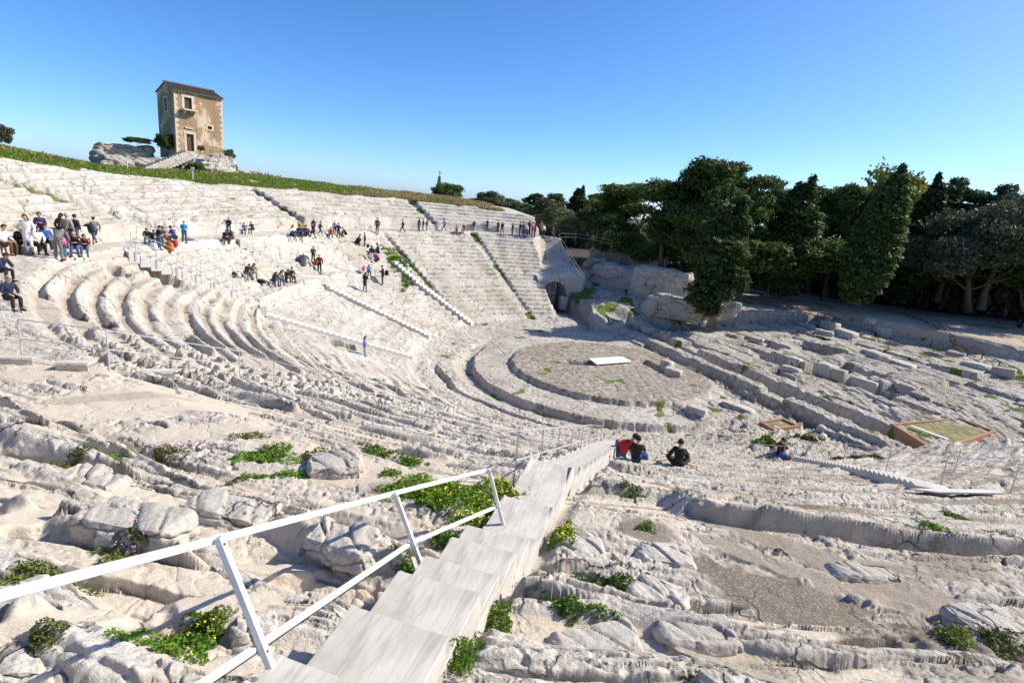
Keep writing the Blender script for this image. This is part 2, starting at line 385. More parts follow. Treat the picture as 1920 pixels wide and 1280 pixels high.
    lb_ = 1.8 + 3.4 * hash2(ai, ai * 0 + 3, 32); bq = Bq / lb_ + 9.7 * ha; bi = np.floor(bq); bf = bq - bi
    hl = hash2(ai, bi, 33); lev = np.select([hl < .16, hl < .30, hl < .62, hl < .82], [-1.0, -.6, 0.0, .12], .24)
    da = np.minimum(A - ea_[ai], ea_[np.minimum(ai + 1, len(wa_))] - A); db = np.minimum(bf, 1 - bf) * lb_
    inner = sstep(.0, .10, np.minimum(da, db)); joint = np.exp(-(np.minimum(da, db) / .05) ** 2)
    inn = sstep(14.0, 14.15, A) * (1 - sstep(36, 37, A))
    quiet = sstep(.1, .3, fbm(x * .12, y * .12, 94, 2) + .15)
    tr = tr + inn * (lev * inner * (1 - .75 * quiet) - .12 * joint)
    tr = tr - 0.9 * band(17.3, 18.5) * (b > -6) * (b < 16) - .8 * (1 - sstep(.5, .62, np.abs(Bq - 4.5))) * inn * (A < 24) - .7 * (1 - sstep(.4, .52, np.abs(Bq + 5.5))) * inn * (A < 29)
    tr = tr - .45 * band(37.0, 44) * (.25 + .75 * brk(5, 13, .6))
    trw = sstep(-17, -14, b) * (1 - sstep(26, 34, b))
    cr_a = np.exp(-(np.abs((Bq / 1.4) % 1 - .5) / .06) ** 2) * sstep(18, 19, a) * .08
    zst = st + 1.3 * tr * trw + rough * .75 + fine - cr_a - .12 * sstep(.1, .5, fbm(x * .6, y * .6, 93, 2))
    tree_floor = sstep(98, 106, cdist + 8 * vnoise(x * .05, y * .05, 96))
    terr_a = 40.3 + .2 * (b + 8) + .5 * vnoise(x * .3, y * .3, 95)
    terr = sstep(-.45, .45, a - terr_a) * (1 - sstep(30, 33, b))
    terr = np.maximum(terr, sstep(-.8, .8, a - 22.5 + .25 * (b + 16) + .8 * vnoise(x * .2, y * .2, 97)) * (b < -11) * sstep(-9.5, -11.5, b))
    zter = 3.3 - .5 * sstep(-6, -14, b) + .03 * n1 + .008 * n2 - .25 * sstep(3, 0, a - terr_a) * sstep(-.3, .3, n1)
    zst = zst * (1 - terr) + zter * terr
    # rocky ground behind the far end of the seating
    rk = sstep(-12, -15, b + 1.5 * vnoise(x * .3, y * .3, 99)) * (1 - sstep(16, 20, a))
    zrk = 1.3 + .12 * np.clip(-b - 15, 0, 60) + .06 * np.clip(a, 0, 40) + .5 * fbm(x * .35, y * .35, 101, 4) + rough * .8 + fine
    zst = zst * (1 - rk) + zrk * rk
    og2 = .9 * sstep(.1, .35, fbm(x * .4, y * .4, 103, 3)) * band(33, 40) + .7 * sstep(.32, .5, fbm(x * .5, y * .5, 105, 2))
    # --- put the regions together
    z_flat = np.where(a < 7.7, zo, zst)
    far_right = ((thc > 310) | (th < 101.5)) | (a > 7.7)
    m_c = np.where(far_right, 0.0, sstep(-.4, .4, r - rs[1] + .3 * n2))
    cut = np.where(thc > 260, sstep(-.5, .5, r - rs[1] + .3 * n2), m_c)
    cut = np.where((th < 101.5) | (thc > 312), 0.0, cut)
    cut = np.where((thc < 180) & (a > 7.7) & (r < 17), 0, cut)
    z = z_flat * (1 - cut) + zc * cut
    # horn end: upper rows run on over the arch
    up = (th < 101.5) & (th > 89.0 + np.clip(r - 28.2, 0, 9) * 2.9) & (r > 27.4) & (r < 60)
    z = np.where(up, zc, z)
    outside = ((th <= 89.0) & (th > 20)) | ((th < 101.5) & (th > 20) & (r > 60))
    z = np.where(outside & (a < 40) & (b < -13), zst, z)
    grass = np.where(cut > .5, grass, np.clip(np.where(a < 7.7, og, og2 + rk * .8 * sstep(-.1, .2, fbm(x * .3, y * .3, 107, 3))), 0, 1))
    sand = np.where(cut > .5, sand, 0)
    brown = np.where(cut > .5, brown, np.clip(np.where(a < 7.7, .30 + .7 * (r < 8.5), .42) + .6 * crack + 2 * np.clip(-fine - .03, 0, .3), 0, 1))
    brown = np.where((cut <= .5) & (a > 7.7) & (tr < -.4) & (terr < .5), .8, brown)
    tsand = np.where(cut > .5, 0, terr)
    for (wx, wy, wm, wd_, wa) in WSPOTS:
        m = (np.abs(x - wx) < wm + wd_ + 1) & (np.abs(y - wy) < wm + wd_ + 1)
        if not m.any(): continue
        ex = (x[m] - wx) * math.cos(wa) - (y[m] - wy) * math.sin(wa); ey = (x[m] - wx) * math.sin(wa) + (y[m] - wy) * math.cos(wa)
        q = np.hypot(ex / wm, ey / wd_) + .25 * n2[m]
        grass[m] = np.maximum(grass[m], .5 * (1 - sstep(.75, 1.05, q)))
    grass = np.where(tsand > .5, .55 * sstep(.2, .45, fbm(x * .15, y * .15, 109, 3)), grass)
    tsand = tsand * (1 - tree_floor)
    far_g = sstep(75, 90, cdist) * (cut < .5) * (tsand < .5)
    grove = sstep(62, 68, cdist) * (cut < .5) * (tsand < .5) * ((thc < 101.5) | (thc > 330)) * ((a > terr_a + 2) | (b < -27)) * (1 - ((th > 85) & (r < 62)))
    grass = np.maximum(grass * (1 - grove), far_g * (1 - sstep(-2, 2, x + 5 - cdist * .02)))
    sand = np.maximum(sand, grove * .9); brown = np.maximum(brown * (1 - far_g), grove)
    grass = np.where(up & (cut <= .5), 0, grass)
    region = np.where((grove > .5), 5, np.where(tsand > .5, 3, np.where(cut > .5, np.where(hill > .5, 4, 0), np.where((a < 7.7) & (r < 19), 1, 2))))
    return z, sand, grass, brown, tsand, region
_cache = {}
def gz(x, y):
    return float(ground(np.array([x]), np.array([y]))[0][0])
def at(px, py, tmin=1.5, tmax=160.0):
    """the point of the ground seen at a pixel of the 1920 x 1280 photograph"""
    w = px_ray(px, py)
    lo, hi = tmin, tmax
    for n_ in (260, 40):
        t = np.exp(np.linspace(math.log(lo), math.log(hi), n_))
        P = w[None, :] * t[:, None]
        d = P[:, 2] + EYE - ground(P[:, 0], P[:, 1])[0]
        i = int(np.argmax(d < 0))
        if d[i] >= 0: i = len(t) - 1
        i = max(i, 1); lo, hi = t[i - 1], t[i]
    u = d[i - 1] / (d[i - 1] - d[i] + 1e-9)
    q = w * (lo + (hi - lo) * min(max(u, 0), 1))
    return Vector((q[0], q[1], q[2] + EYE))
def at_dist(px, py, D):
    w = px_ray(px, py); w = w / np.linalg.norm(w) * D
    return Vector((w[0], w[1], w[2] + EYE))
def height_at(p, hpx):
    """metres that hpx pixels of the photograph span at point p"""
    d = np.array([p[0], p[1], p[2] - EYE]) @ AX_F
    return hpx * d / FPX
# ------------------------------------------------------------------ materials
def new_mat(name):
    m = bpy.data.materials.new(name); m.use_nodes = True
    nt = m.node_tree; nt.nodes.clear()
    out = nt.nodes.new("ShaderNodeOutputMaterial"); bs = nt.nodes.new("ShaderNodeBsdfPrincipled")
    nt.links.new(bs.outputs[0], out.inputs[0])
    return m, nt, bs
def N(nt, typ, **kw):
    n = nt.nodes.new(typ)
    for k_, v_ in kw.items(): setattr(n, k_, v_)
    return n
def noise_n(nt, scale, detail=4, rough=.55, vec=None, dim='3D'):
    n = N(nt, "ShaderNodeTexNoise"); n.inputs["Scale"].default_value = scale
    n.inputs["Detail"].default_value = detail; n.inputs["Roughness"].default_value = rough
    if vec is not None: nt.links.new(vec, n.inputs["Vector"])
    return n
def ramp(nt, fac, stops):
    n = N(nt, "ShaderNodeValToRGB"); nt.links.new(fac, n.inputs[0])
    cr = n.color_ramp
    while len(cr.elements) < len(stops): cr.elements.new(.5)
    for e, (p_, c_) in zip(cr.elements, stops):
        e.position = p_; e.color = (*c_, 1) if len(c_) == 3 else c_
    return n
def mixc(nt, fac, a_, b_, mode='MIX'):
    n = N(nt, "ShaderNodeMix", data_type='RGBA', blend_type=mode)
    if isinstance(fac, (int, float)): n.inputs[0].default_value = fac
    else: nt.links.new(fac, n.inputs[0])
    for idx, q in ((6, a_), (7, b_)):
        if isinstance(q, tuple): n.inputs[idx].default_value = (*q, 1)
        else: nt.links.new(q, n.inputs[idx])
    return n.outputs[2]
def mathn(nt, op, a_, b_=None):
    n = N(nt, "ShaderNodeMath", operation=op)
    for i, q in enumerate((a_, b_)):
        if q is None: continue
        if isinstance(q, (int, float)): n.inputs[i].default_value = q
        else: nt.links.new(q, n.inputs[i])
    return n.outputs[0]
def simple_mat(name, col, rough=.7, var=.15, scale=6.0, bump=0.0, bscale=40.0, metallic=0.0):
    m, nt, bs = new_mat(name)
    tc = N(nt, "ShaderNodeTexCoord")
    n = noise_n(nt, scale, 5, .6, tc.outputs["Object"])
    lo = tuple(max(0, c * (1 - var)) for c in col); hi = tuple(min(1, c * (1 + var)) for c in col)
    rp = ramp(nt, n.outputs[0], [(.3, lo), (.7, hi)])
    nt.links.new(rp.outputs[0], bs.inputs["Base Color"])
    bs.inputs["Roughness"].default_value = rough; bs.inputs["Metallic"].default_value = metallic
    if bump > 0:
        b_ = noise_n(nt, bscale, 4, .6, tc.outputs["Object"]); bn = N(nt, "ShaderNodeBump")
        bn.inputs["Strength"].default_value = bump; bn.inputs["Distance"].default_value = .02
        nt.links.new(b_.outputs[0], bn.inputs["Height"]); nt.links.new(bn.outputs[0], bs.inputs["Normal"])
    return m
def rock_nodes(nt, vec, tint=1.0):
    """pale weathered limestone: returns colour socket and bump height socket"""
    big = noise_n(nt, .35, 5, .6, vec); mid = noise_n(nt, 2.2, 6, .65, vec); fin = noise_n(nt, 14, 6, .7, vec)
    c = ramp(nt, big.outputs[0], [(.34, (.47 * tint, .43 * tint, .37 * tint)), (.5, (.61 * tint, .565 * tint, .495 * tint)), (.66, (.69 * tint, .65 * tint, .585 * tint))])
    warm = ramp(nt, mid.outputs[0], [(.40, (0, 0, 0)), (.66, (1, 1, 1))])
    c2 = mixc(nt, mathn(nt, 'MULTIPLY', warm.outputs[0], .30), c.outputs[0], (.56 * tint, .465 * tint, .375 * tint))
    grey = ramp(nt, fin.outputs[0], [(.47, (0, 0, 0)), (.62, (1, 1, 1))])
    c3 = mixc(nt, mathn(nt, 'MULTIPLY', grey.outputs[0], .5), c2, (.30 * tint, .29 * tint, .275 * tint))
    vo = N(nt, "ShaderNodeTexVoronoi"); vo.inputs["Scale"].default_value = 5.5
    nt.links.new(vec, vo.inputs["Vector"])
    pit = ramp(nt, vo.outputs["Distance"], [(.04, (1, 1, 1)), (.22, (0, 0, 0))])
    pm = noise_n(nt, 1.1, 2, .5, vec); pr = ramp(nt, pm.outputs[0], [(.52, (0, 0, 0)), (.6, (1, 1, 1))])
    pitm = mathn(nt, 'MULTIPLY', pit.outputs[0], pr.outputs[0])
    c4 = mixc(nt, mathn(nt, 'MULTIPLY', pitm, .6), c3, (.24 * tint, .21 * tint, .17 * tint))
    sp = noise_n(nt, 34, 3, .75, vec); spm = noise_n(nt, .9, 4, .6, vec)
    spk = mathn(nt, 'MULTIPLY', ramp(nt, sp.outputs[0], [(.56, (0, 0, 0)), (.64, (1, 1, 1))]).outputs[0], ramp(nt, spm.outputs[0], [(.40, (.15, .15, .15)), (.6, (1, 1, 1))]).outputs[0])
    c4 = mixc(nt, mathn(nt, 'MULTIPLY', spk, .72), c4, (.17 * tint, .155 * tint, .135 * tint))
    lic = noise_n(nt, 5.2, 5, .75, vec); c4 = mixc(nt, mathn(nt, 'MULTIPLY', ramp(nt, lic.outputs[0], [(.56, (0, 0, 0)), (.66, (1, 1, 1))]).outputs[0], .5), c4, (.30 * tint, .285 * tint, .26 * tint))
    pt = noise_n(nt, .16, 5, .6, vec); c4 = mixc(nt, mathn(nt, 'MULTIPLY', ramp(nt, pt.outputs[0], [(.48, (0, 0, 0)), (.62, (1, 1, 1))]).outputs[0], .38), c4, (.36 * tint, .305 * tint, .235 * tint))
    dn = noise_n(nt, 1.4, 4, .6, vec); vm = N(nt, "ShaderNodeVectorMath", operation='MULTIPLY_ADD'); nt.links.new(dn.outputs["Color"], vm.inputs[0]); vm.inputs[1].default_value = (.9, .9, .9); nt.links.new(vec, vm.inputs[2])
    ck = N(nt, "ShaderNodeTexVoronoi", feature='DISTANCE_TO_EDGE'); ck.inputs["Scale"].default_value = .85; nt.links.new(vm.outputs[0], ck.inputs["Vector"])
    ckm = mathn(nt, 'MULTIPLY', ramp(nt, ck.outputs["Distance"], [(.006, (1, 1, 1)), (.030, (0, 0, 0))]).outputs[0], ramp(nt, noise_n(nt, .7, 2, .5, vec).outputs[0], [(.46, (0, 0, 0)), (.54, (1, 1, 1))]).outputs[0])
    c4 = mixc(nt, mathn(nt, 'MULTIPLY', ckm, .75), c4, (.14 * tint, .115 * tint, .085 * tint))
    pitm = mathn(nt, 'ADD', pitm, mathn(nt, 'MULTIPLY', ckm, .8))
    hgt = mathn(nt, 'SUBTRACT', mathn(nt, 'ADD', mathn(nt, 'MULTIPLY', fin.outputs[0], .6), mid.outputs[0]), mathn(nt, 'MULTIPLY', pitm, .9))
    return c4, hgt, fin, mid
def ground_mat():
    m, nt, bs = new_mat("ground_rock")
    geo = N(nt, "ShaderNodeNewGeometry"); P = geo.outputs["Position"]
    at1 = N(nt, "ShaderNodeAttribute", attribute_name="mask"); sep = N(nt, "ShaderNodeSeparateColor")
    nt.links.new(at1.outputs["Color"], sep.inputs[0])
    sand, grass, brown = sep.outputs[0], sep.outputs[1], sep.outputs[2]
    ts = at1.outputs["Alpha"]
    col, hgt, fin, mid = rock_nodes(nt, P)
    sn = noise_n(nt, 45, 4, .7, P); sn2 = noise_n(nt, 1.6, 4, .6, P)
    sandc = ramp(nt, sn.outputs[0], [(.3, (.47, .39, .30)), (.55, (.60, .525, .425)), (.75, (.70, .64, .55))])
    sandc2 = mixc(nt, mathn(nt, 'MULTIPLY', sn2.outputs[0], .45), sandc.outputs[0], (.54, .43, .335))
    vg = N(nt, "ShaderNodeTexVoronoi"); vg.inputs["Scale"].default_value = 26; nt.links.new(P, vg.inputs["Vector"])
    grav = ramp(nt, vg.outputs["Distance"], [(.10, (.44, .41, .36)), (.26, (.25, .21, .165)), (.6, (.18, .148, .115))])
    sb = mixc(nt, brown, sandc2, grav.outputs[0])
    c = mixc(nt, sand, col, sb)
    # weathered floors (no sand): a greyer brown film; on risers also painted shade
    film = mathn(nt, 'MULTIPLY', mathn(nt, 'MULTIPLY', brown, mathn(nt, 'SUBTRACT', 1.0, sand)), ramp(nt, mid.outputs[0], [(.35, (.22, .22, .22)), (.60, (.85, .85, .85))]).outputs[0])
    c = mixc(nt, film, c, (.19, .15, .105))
    tcol = ramp(nt, sn2.outputs[0], [(.3, (.42, .345, .26)), (.7, (.54, .45, .35))])
    c = mixc(nt, ts, c, tcol.outputs[0])
    gn = noise_n(nt, 3.0, 5, .7, P); gn2 = noise_n(nt, .5, 3, .6, P)
    gcol = ramp(nt, gn.outputs[0], [(.3, (.045, .085, .015)), (.52, (.10, .16, .028)), (.72, (.21, .20, .075))])
    gc = mixc(nt, ramp(nt, gn2.outputs[0], [(.48, (0, 0, 0)), (.66, (.85, .85, .85))]).outputs[0], gcol.outputs[0], (.25, .19, .10))
    edge = mathn(nt, 'ADD', grass, mathn(nt, 'MULTIPLY', mathn(nt, 'SUBTRACT', gn.outputs[0], .5), 1.2))
    gm = ramp(nt, edge, [(.42, (0, 0, 0)), (.58, (1, 1, 1))])
    c = mixc(nt, gm.outputs[0], c, gc)
    nt.links.new(c, bs.inputs["Base Color"]); bs.inputs["Roughness"].default_value = .92
    bs.inputs["Specular IOR Level"].default_value = .15
    bn = N(nt, "ShaderNodeBump"); bn.inputs["Strength"].default_value = 1.0; bn.inputs["Distance"].default_value = .06
    hh = mathn(nt, 'ADD', mathn(nt, 'MULTIPLY', hgt, mathn(nt, 'SUBTRACT', 1.0, mathn(nt, 'MULTIPLY', sand, .75))), mathn(nt, 'MULTIPLY', sn.outputs[0], .12))
    nt.links.new(hh, bn.inputs["Height"]); nt.links.new(bn.outputs[0], bs.inputs["Normal"])
    return m
def rock_mat(name="limestone", tint=1.0):
    m, nt, bs = new_mat(name)
    geo = N(nt, "ShaderNodeNewGeometry")
    col, hgt, fin, mid = rock_nodes(nt, geo.outputs["Position"], tint)
    nt.links.new(col, bs.inputs["Base Color"]); bs.inputs["Roughness"].default_value = .92
    bs.inputs["Specular IOR Level"].default_value = .15
    bn = N(nt, "ShaderNodeBump"); bn.inputs["Strength"].default_value = .85; bn.inputs["Distance"].default_value = .05
    nt.links.new(hgt, bn.inputs["Height"]); nt.links.new(bn.outputs[0], bs.inputs["Normal"])
    return m
M_GROUND = ground_mat()
M_ROCK = rock_mat("limestone", .95)
M_LITTER = simple_mat("shade_toned_leaf_litter", (.045, .036, .022), .95, .45, .8, .5, 12)  # litter colour darkened to stand in for the shade under the trees
M_ROCK_D = rock_mat("grey_limestone", .72)
# ------------------------------------------------------------------ lines of the staircases (needed before the ground is built)
def macro_z(x, y):
    dx, dy = x - CX, y - CY
    r = np.array([math.hypot(dx, dy)]); th = np.array([math.degrees(math.atan2(dy, dx)) % 360])
    rs_, zs_ = profile(th)
    return float(piecewise(r, rs_, zs_)[0])
def cone_at(px, py, off=0.0):
    """where the sight line of a pixel meets the smooth slope of the seating (raised by off)"""
    w = px_ray(px, py); lo = None
    ts = np.exp(np.linspace(math.log(1.5), math.log(110), 500)); prev = None
    for t in ts:
        q = w * t; dx, dy = q[0] - CX, q[1] - CY
        if 60 < (math.degrees(math.atan2(dy, dx)) % 360) < 312:
            d = q[2] + EYE - macro_z(q[0], q[1]) - off
            if d < 0 and prev is not None: lo = prev; hi = t; break
        prev = t
    if lo is None: return Vector(tuple(w * 40 + np.array([0, 0, EYE])))
    for _ in range(25):
        m = .5 * (lo + hi); q = w * m
        if q[2] + EYE - macro_z(q[0], q[1]) - off < 0: hi = m
        else: lo = m
    q = w * lo
    return Vector((q[0], q[1], q[2] + EYE))
STAIRS = {}
for nm_, (pa, pb, wd_) in {"centre": ((770, 668), (487, 573), .9), "second": ((806, 630), (614, 535), .9), "second_top": ((612, 528), (447, 449), .9),
                     "left_top": ((470, 562), (238, 472), 1.2), "third": ((886, 607), (738, 490), .8), 
                     "right": ((1506, 862), (1750, 917), 1.1)}.items():
    A_ = cone_at(*pa); B_ = cone_at(*pb); STAIRS[nm_] = (A_, B_, wd_)
    FLATTEN.append((A_.x, A_.y, B_.x, B_.y, wd_ * .5))
#@@TERRAIN
# ------------------------------------------------------------------ the ground, one sheet sampled finer where it is nearer
def build_ground():
    az = np.concatenate([np.linspace(-105, -54, 60)[:-1], np.linspace(-54, 54, 1080), np.linspace(54, 105, 60)[1:]])
    d1 = np.exp(np.arange(math.log(1.3), math.log(14), .0034)); d2 = np.concatenate([np.exp(np.arange(math.log(14), math.log(36), .0034)), np.arange(36, 86, .072), np.arange(86, 95, .25)]); d3 = np.exp(np.linspace(math.log(95.2), math.log(1500), 60))
    d = np.concatenate([d1, d2, d3])
    AZ, D = np.meshgrid(R(1) * az, d)
    X = D * np.sin(AZ); Y = D * np.cos(AZ)
    Z = np.empty_like(X); MK = np.empty(X.shape + (4,), np.float32); RG = np.empty(X.shape, np.int8)
    for i in range(0, len(d), 100):
        z, s, g, bw, ts, rg = ground(X[i:i + 100], Y[i:i + 100])
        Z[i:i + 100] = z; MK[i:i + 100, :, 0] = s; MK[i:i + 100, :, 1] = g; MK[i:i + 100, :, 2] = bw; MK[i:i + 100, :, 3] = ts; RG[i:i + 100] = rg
    nr, nc = X.shape
    V = np.stack([X, Y, Z], -1).reshape(-1, 3)
    idx = np.arange(nr * nc).reshape(nr, nc)
    F = np.stack([idx[:-1, :-1], idx[:-1, 1:], idx[1:, 1:], idx[1:, :-1]], -1).reshape(-1, 4)
    rgf = RG[:-1, :-1].reshape(-1)
    MKf = MK.reshape(-1, 4)
    names = {0: "stone_seating_ground", 1: "orchestra_ground", 2: "stage_ground", 3: "sand_terrace_ground", 4: "grass_hill", 5: "grove_ground"}
    for rid, nm in names.items():
        Fr = F[rgf == rid]
        if len(Fr) == 0: continue
        used = np.unique(Fr); remap = np.full(len(V), -1, np.int32); remap[used] = np.arange(len(used))
        me = np_mesh(nm, V[used], remap[Fr][:, ::-1], smooth=True)
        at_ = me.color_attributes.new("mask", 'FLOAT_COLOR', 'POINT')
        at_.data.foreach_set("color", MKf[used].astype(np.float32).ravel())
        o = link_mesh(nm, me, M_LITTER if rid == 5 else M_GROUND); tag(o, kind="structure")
# worn floors of earth and gravel: px, py, half width, half depth, how brown
for (px_, py_, rx_, ry_, bv_) in ((1530, 1142, 235, 50, 1.0), (1640, 1078, 330, 26, .75), (1480, 1058, 200, 18, .7), (1212, 986, 62, 32, .9), (1330, 930, 150, 10, .6), (1450, 935, 170, 9, .5),
                                   (290, 745, 190, 46, .0), (120, 690, 90, 22, .1), (230, 950, 170, 26, .0), (660, 880, 90, 34, .15), (760, 850, 150, 13, .2), (600, 782, 130, 13, .55), (235, 738, 110, 10, .4), (410, 800, 120, 22, .05),
                                   (420, 1120, 110, 40, .1), (90, 1150, 120, 24, .05), (610, 985, 70, 20, .1), (30, 960, 100, 20, .0), (520, 1050, 90, 18, .1), (860, 800, 90, 8, .3), (1360, 1230, 120, 12, .5)):
    c_ = cone_at(px_, py_); D_ = math.sqrt(c_.x ** 2 + c_.y ** 2 + (c_.z - EYE) ** 2); sl_ = max(.25, (EYE - c_.z) / D_ + .1)
    SSPOTS.append((c_.x, c_.y, rx_ * D_ / FPX, ry_ * D_ / FPX / sl_, math.atan2(c_.x, c_.y), bv_))
# where weeds grow: px, py, half width, half depth in pixels
WEED_PX = [(860, 935, 110, 42), (955, 935, 40, 34), (790, 915, 70, 30), (905, 990, 55, 14), (505, 855, 48, 24), (515, 892, 62, 9), (590, 857, 30, 16), (705, 850, 40, 16), (768, 868, 26, 12), (733, 888, 18, 9), (470, 818, 30, 8), (300, 862, 46, 12), (212, 860, 30, 6), (140, 878, 26, 9), (240, 1018, 46, 24), (82, 1068, 50, 15), (78, 1190, 28, 10), (68, 1222, 34, 11), (335, 1205, 58, 44), (390, 1165, 30, 22), (770, 1075, 34, 26), (835, 1010, 30, 16), (1055, 1003, 22, 34), (925, 1165, 34, 34), (858, 1240, 34, 40), (1140, 1100, 50, 20), (1085, 1140, 60, 18), (1182, 918, 22, 16), (1213, 990, 14, 11), (1785, 1198, 24, 22), (1868, 1200, 34, 16), (1785, 968, 18, 7), (1748, 987, 22, 7), (1440, 828, 26, 9), (1510, 822, 22, 8), (1610, 858, 34, 7), (1225, 462, 30, 8), (1250, 495, 24, 14), (745, 486, 26, 10), (762, 520, 10, 14)]
for (px_, py_, rx_, ry_) in WEED_PX:
    c_ = at(px_, py_); D_ = math.sqrt(c_.x ** 2 + c_.y ** 2 + (c_.z - EYE) ** 2); sl_ = max(.25, (EYE - c_.z) / D_ + .25)
    WSPOTS.append((c_.x, c_.y, rx_ * D_ / FPX, ry_ * D_ / FPX / sl_, math.atan2(c_.x, c_.y)))
build_ground()
#@@END
# ------------------------------------------------------------------ materials of the objects
M_WOOD = None
def wood_mat(name, c1, c2, scale=(3, 40, 3), white=0.0):
    m, nt, bs = new_mat(name)
    tc = N(nt, "ShaderNodeTexCoord"); mp = N(nt, "ShaderNodeMapping"); mp.inputs["Scale"].default_value = scale
    nt.links.new(tc.outputs["Object"], mp.inputs[0])
    n = noise_n(nt, 1.0, 6, .65, mp.outputs[0]); n.inputs["Distortion"].default_value = 1.2
    n2 = noise_n(nt, 1.3, 4, .6, tc.outputs["Object"])
    r_ = ramp(nt, n.outputs[0], [(.30, c2), (.50, c1), (.75, tuple(min(1, c * 1.12) for c in c1))])
    c = mixc(nt, ramp(nt, n2.outputs[0], [(.42, (0, 0, 0)), (.7, (.75, .75, .75))]).outputs[0], r_.outputs[0], tuple(c * .62 for c in c1))
    nt.links.new(c, bs.inputs["Base Color"]); bs.inputs["Roughness"].default_value = .75
    bn = N(nt, "ShaderNodeBump"); bn.inputs["Strength"].default_value = .35; bn.inputs["Distance"].default_value = .01
    nt.links.new(n.outputs[0], bn.inputs["Height"]); nt.links.new(bn.outputs[0], bs.inputs["Normal"])
    return m
M_PLY = wood_mat("whitewashed_plywood", (.60, .555, .49), (.38, .32, .26), (1.0, 9, 3))
def worn_paint():
    m, nt, bs = new_mat("white_painted_wood"); tc = N(nt, "ShaderNodeTexCoord"); P = tc.outputs["Object"]
    a = noise_n(nt, 7, 5, .65, P); b_ = noise_n(nt, 38, 3, .7, P); mp = N(nt, "ShaderNodeMapping"); mp.inputs["Scale"].default_value = (30, 30, 30); nt.links.new(P, mp.inputs[0])
    c = ramp(nt, a.outputs[0], [(.3, (.60, .585, .55)), (.6, (.76, .75, .72))])
    c2 = mixc(nt, mathn(nt, 'MULTIPLY', ramp(nt, b_.outputs[0], [(.66, (0, 0, 0)), (.71, (1, 1, 1))]).outputs[0], .8), c.outputs[0], (.20, .13, .08))
    nt.links.new(c2, bs.inputs["Base Color"]); bs.inputs["Roughness"].default_value = .55
    bn = N(nt, "ShaderNodeBump"); bn.inputs["Strength"].default_value = .2; bn.inputs["Distance"].default_value = .004; nt.links.new(b_.outputs[0], bn.inputs["Height"]); nt.links.new(bn.outputs[0], bs.inputs["Normal"])
    return m
M_WPAINT = worn_paint()
M_WSTEP = simple_mat("pale_step", (.62, .59, .54), .85, .16, 5, .2, 30)
M_STEEL = simple_mat("pale_galvanised_steel", (.58, .57, .54), .45, .10, 20, metallic=.35)
M_WHITE = simple_mat("white_board", (.80, .79, .76), .6, .06, 4)
M_IRON = simple_mat("grey_iron", (.26, .26, .25), .55, .15, 12, metallic=.5)
M_DWOOD = simple_mat("brown_weathered_wood", (.13, .085, .055), .85, .35, 12, .3, 50)
M_BRICK = simple_mat("orange_brick", (.36, .19, .11), .9, .25, 14, .3, 50)
M_SOIL = simple_mat("mossy_soil", (.20, .18, .075), .95, .5, 2.5, .4, 30)
M_DARK = simple_mat("dark_opening", (.02, .018, .016), .9, .2)
# ------------------------------------------------------------------ staircases
def straight_stair(name, key, rise_len, label, group, thick=.16, mat=None, both=False):
    A, B, wd = STAIRS[key]
    d = Vector((B.x - A.x, B.y - A.y, 0)); Ln = d.length; d.normalize(); s = Vector((d.y, -d.x, 0))
    n = max(3, int(round(Ln / rise_len))); st = Ln / n
    root = empty(name, (A.x, A.y, macro_z(A.x, A.y)), 0, label, "staircase", group)
    proto = None; org = root.location
    rot = math.atan2(d.y, d.x)
    zprev = macro_z(A.x, A.y)
    for i in range(n):
        p0 = A + d * (st * (i + .5)); z1 = max(macro_z(*(A + d * (st * (i + 1))).xy), zprev + .02); zprev = z1
        if proto is None:
            mb = MB(); mb.box((0, 0, -.35), (st * 1.12, wd, .70))
            o = mb.build("step", mat or M_WSTEP, root, bevel=.012); proto = o
        else:
            o = proto.copy(); COL.objects.link(o); o.parent = root
        o.location = Vector((p0.x, p0.y, z1 + .04)) - org; o.rotation_euler = (0, 0, rot)
    return root, A, B, d, s, wd
def railing(name, pts, h, label, group=None, rails=(1.0, .5), w=.035, mat=None, tops=None, cat="railing"):
    """pts: feet of the posts"""
    root = empty(name, pts[0], 0, label, cat, group); o0 = Vector(pts[0]); mat = mat or M_STEEL
    tp = []
    for i, q in enumerate(pts):
        q = Vector(q); t = Vector(tops[i]) if tops else q + Vector((0, 0, h)); tp.append(t)
        mb = MB(); mb.bar(q - o0 - Vector((0, 0, .12)), t - o0, w, w, Vector((0, 1, 0))); mb.build("post", mat, root)
    for fr in rails:
        for i in range(len(pts) - 1):
            a = Vector(pts[i]).lerp(tp[i], fr) - o0; b = Vector(pts[i + 1]).lerp(tp[i + 1], fr) - o0
            mb = MB(); mb.bar(a + Vector((0, 0, .004)), b + Vector((0, 0, .004)), w * .9, w * .9); mb.build("rail", mat, root)
    return root
SG = "pale staircases crossing the stone seats"
def posts_on(key, n, side, h=.95, off=.02):
    A, B, wd = STAIRS[key]
    d = Vector((B.x - A.x, B.y - A.y, 0)); Ln = d.length; d.normalize(); s = Vector((d.y, -d.x, 0))
    out = []
    for i in range(n):
        q = A + d * (Ln * (i + .3) / (n - .4)) + s * (side * (wd / 2 + .05)); out.append(Vector((q.x, q.y, macro_z(q.x, q.y) + .04)))
    return out
straight_stair("wooden_staircase", "centre", .42, "long pale staircase ending beside the girl in blue above the orchestra", SG)
straight_stair("wooden_staircase", "second", .42, "pale staircase running down below the woman in a long dark coat", SG)
straight_stair("wooden_staircase", "second_top", .5, "short upper flight below the two seated people in black on the walkway", SG)
straight_stair("wooden_staircase", "left_top", .55, "wide pale staircase between two steel handrails below the seated crowd on the left", SG)
straight_stair("wooden_staircase", "third", .45, "pale staircase in a weedy gully beside the best preserved seats", SG)
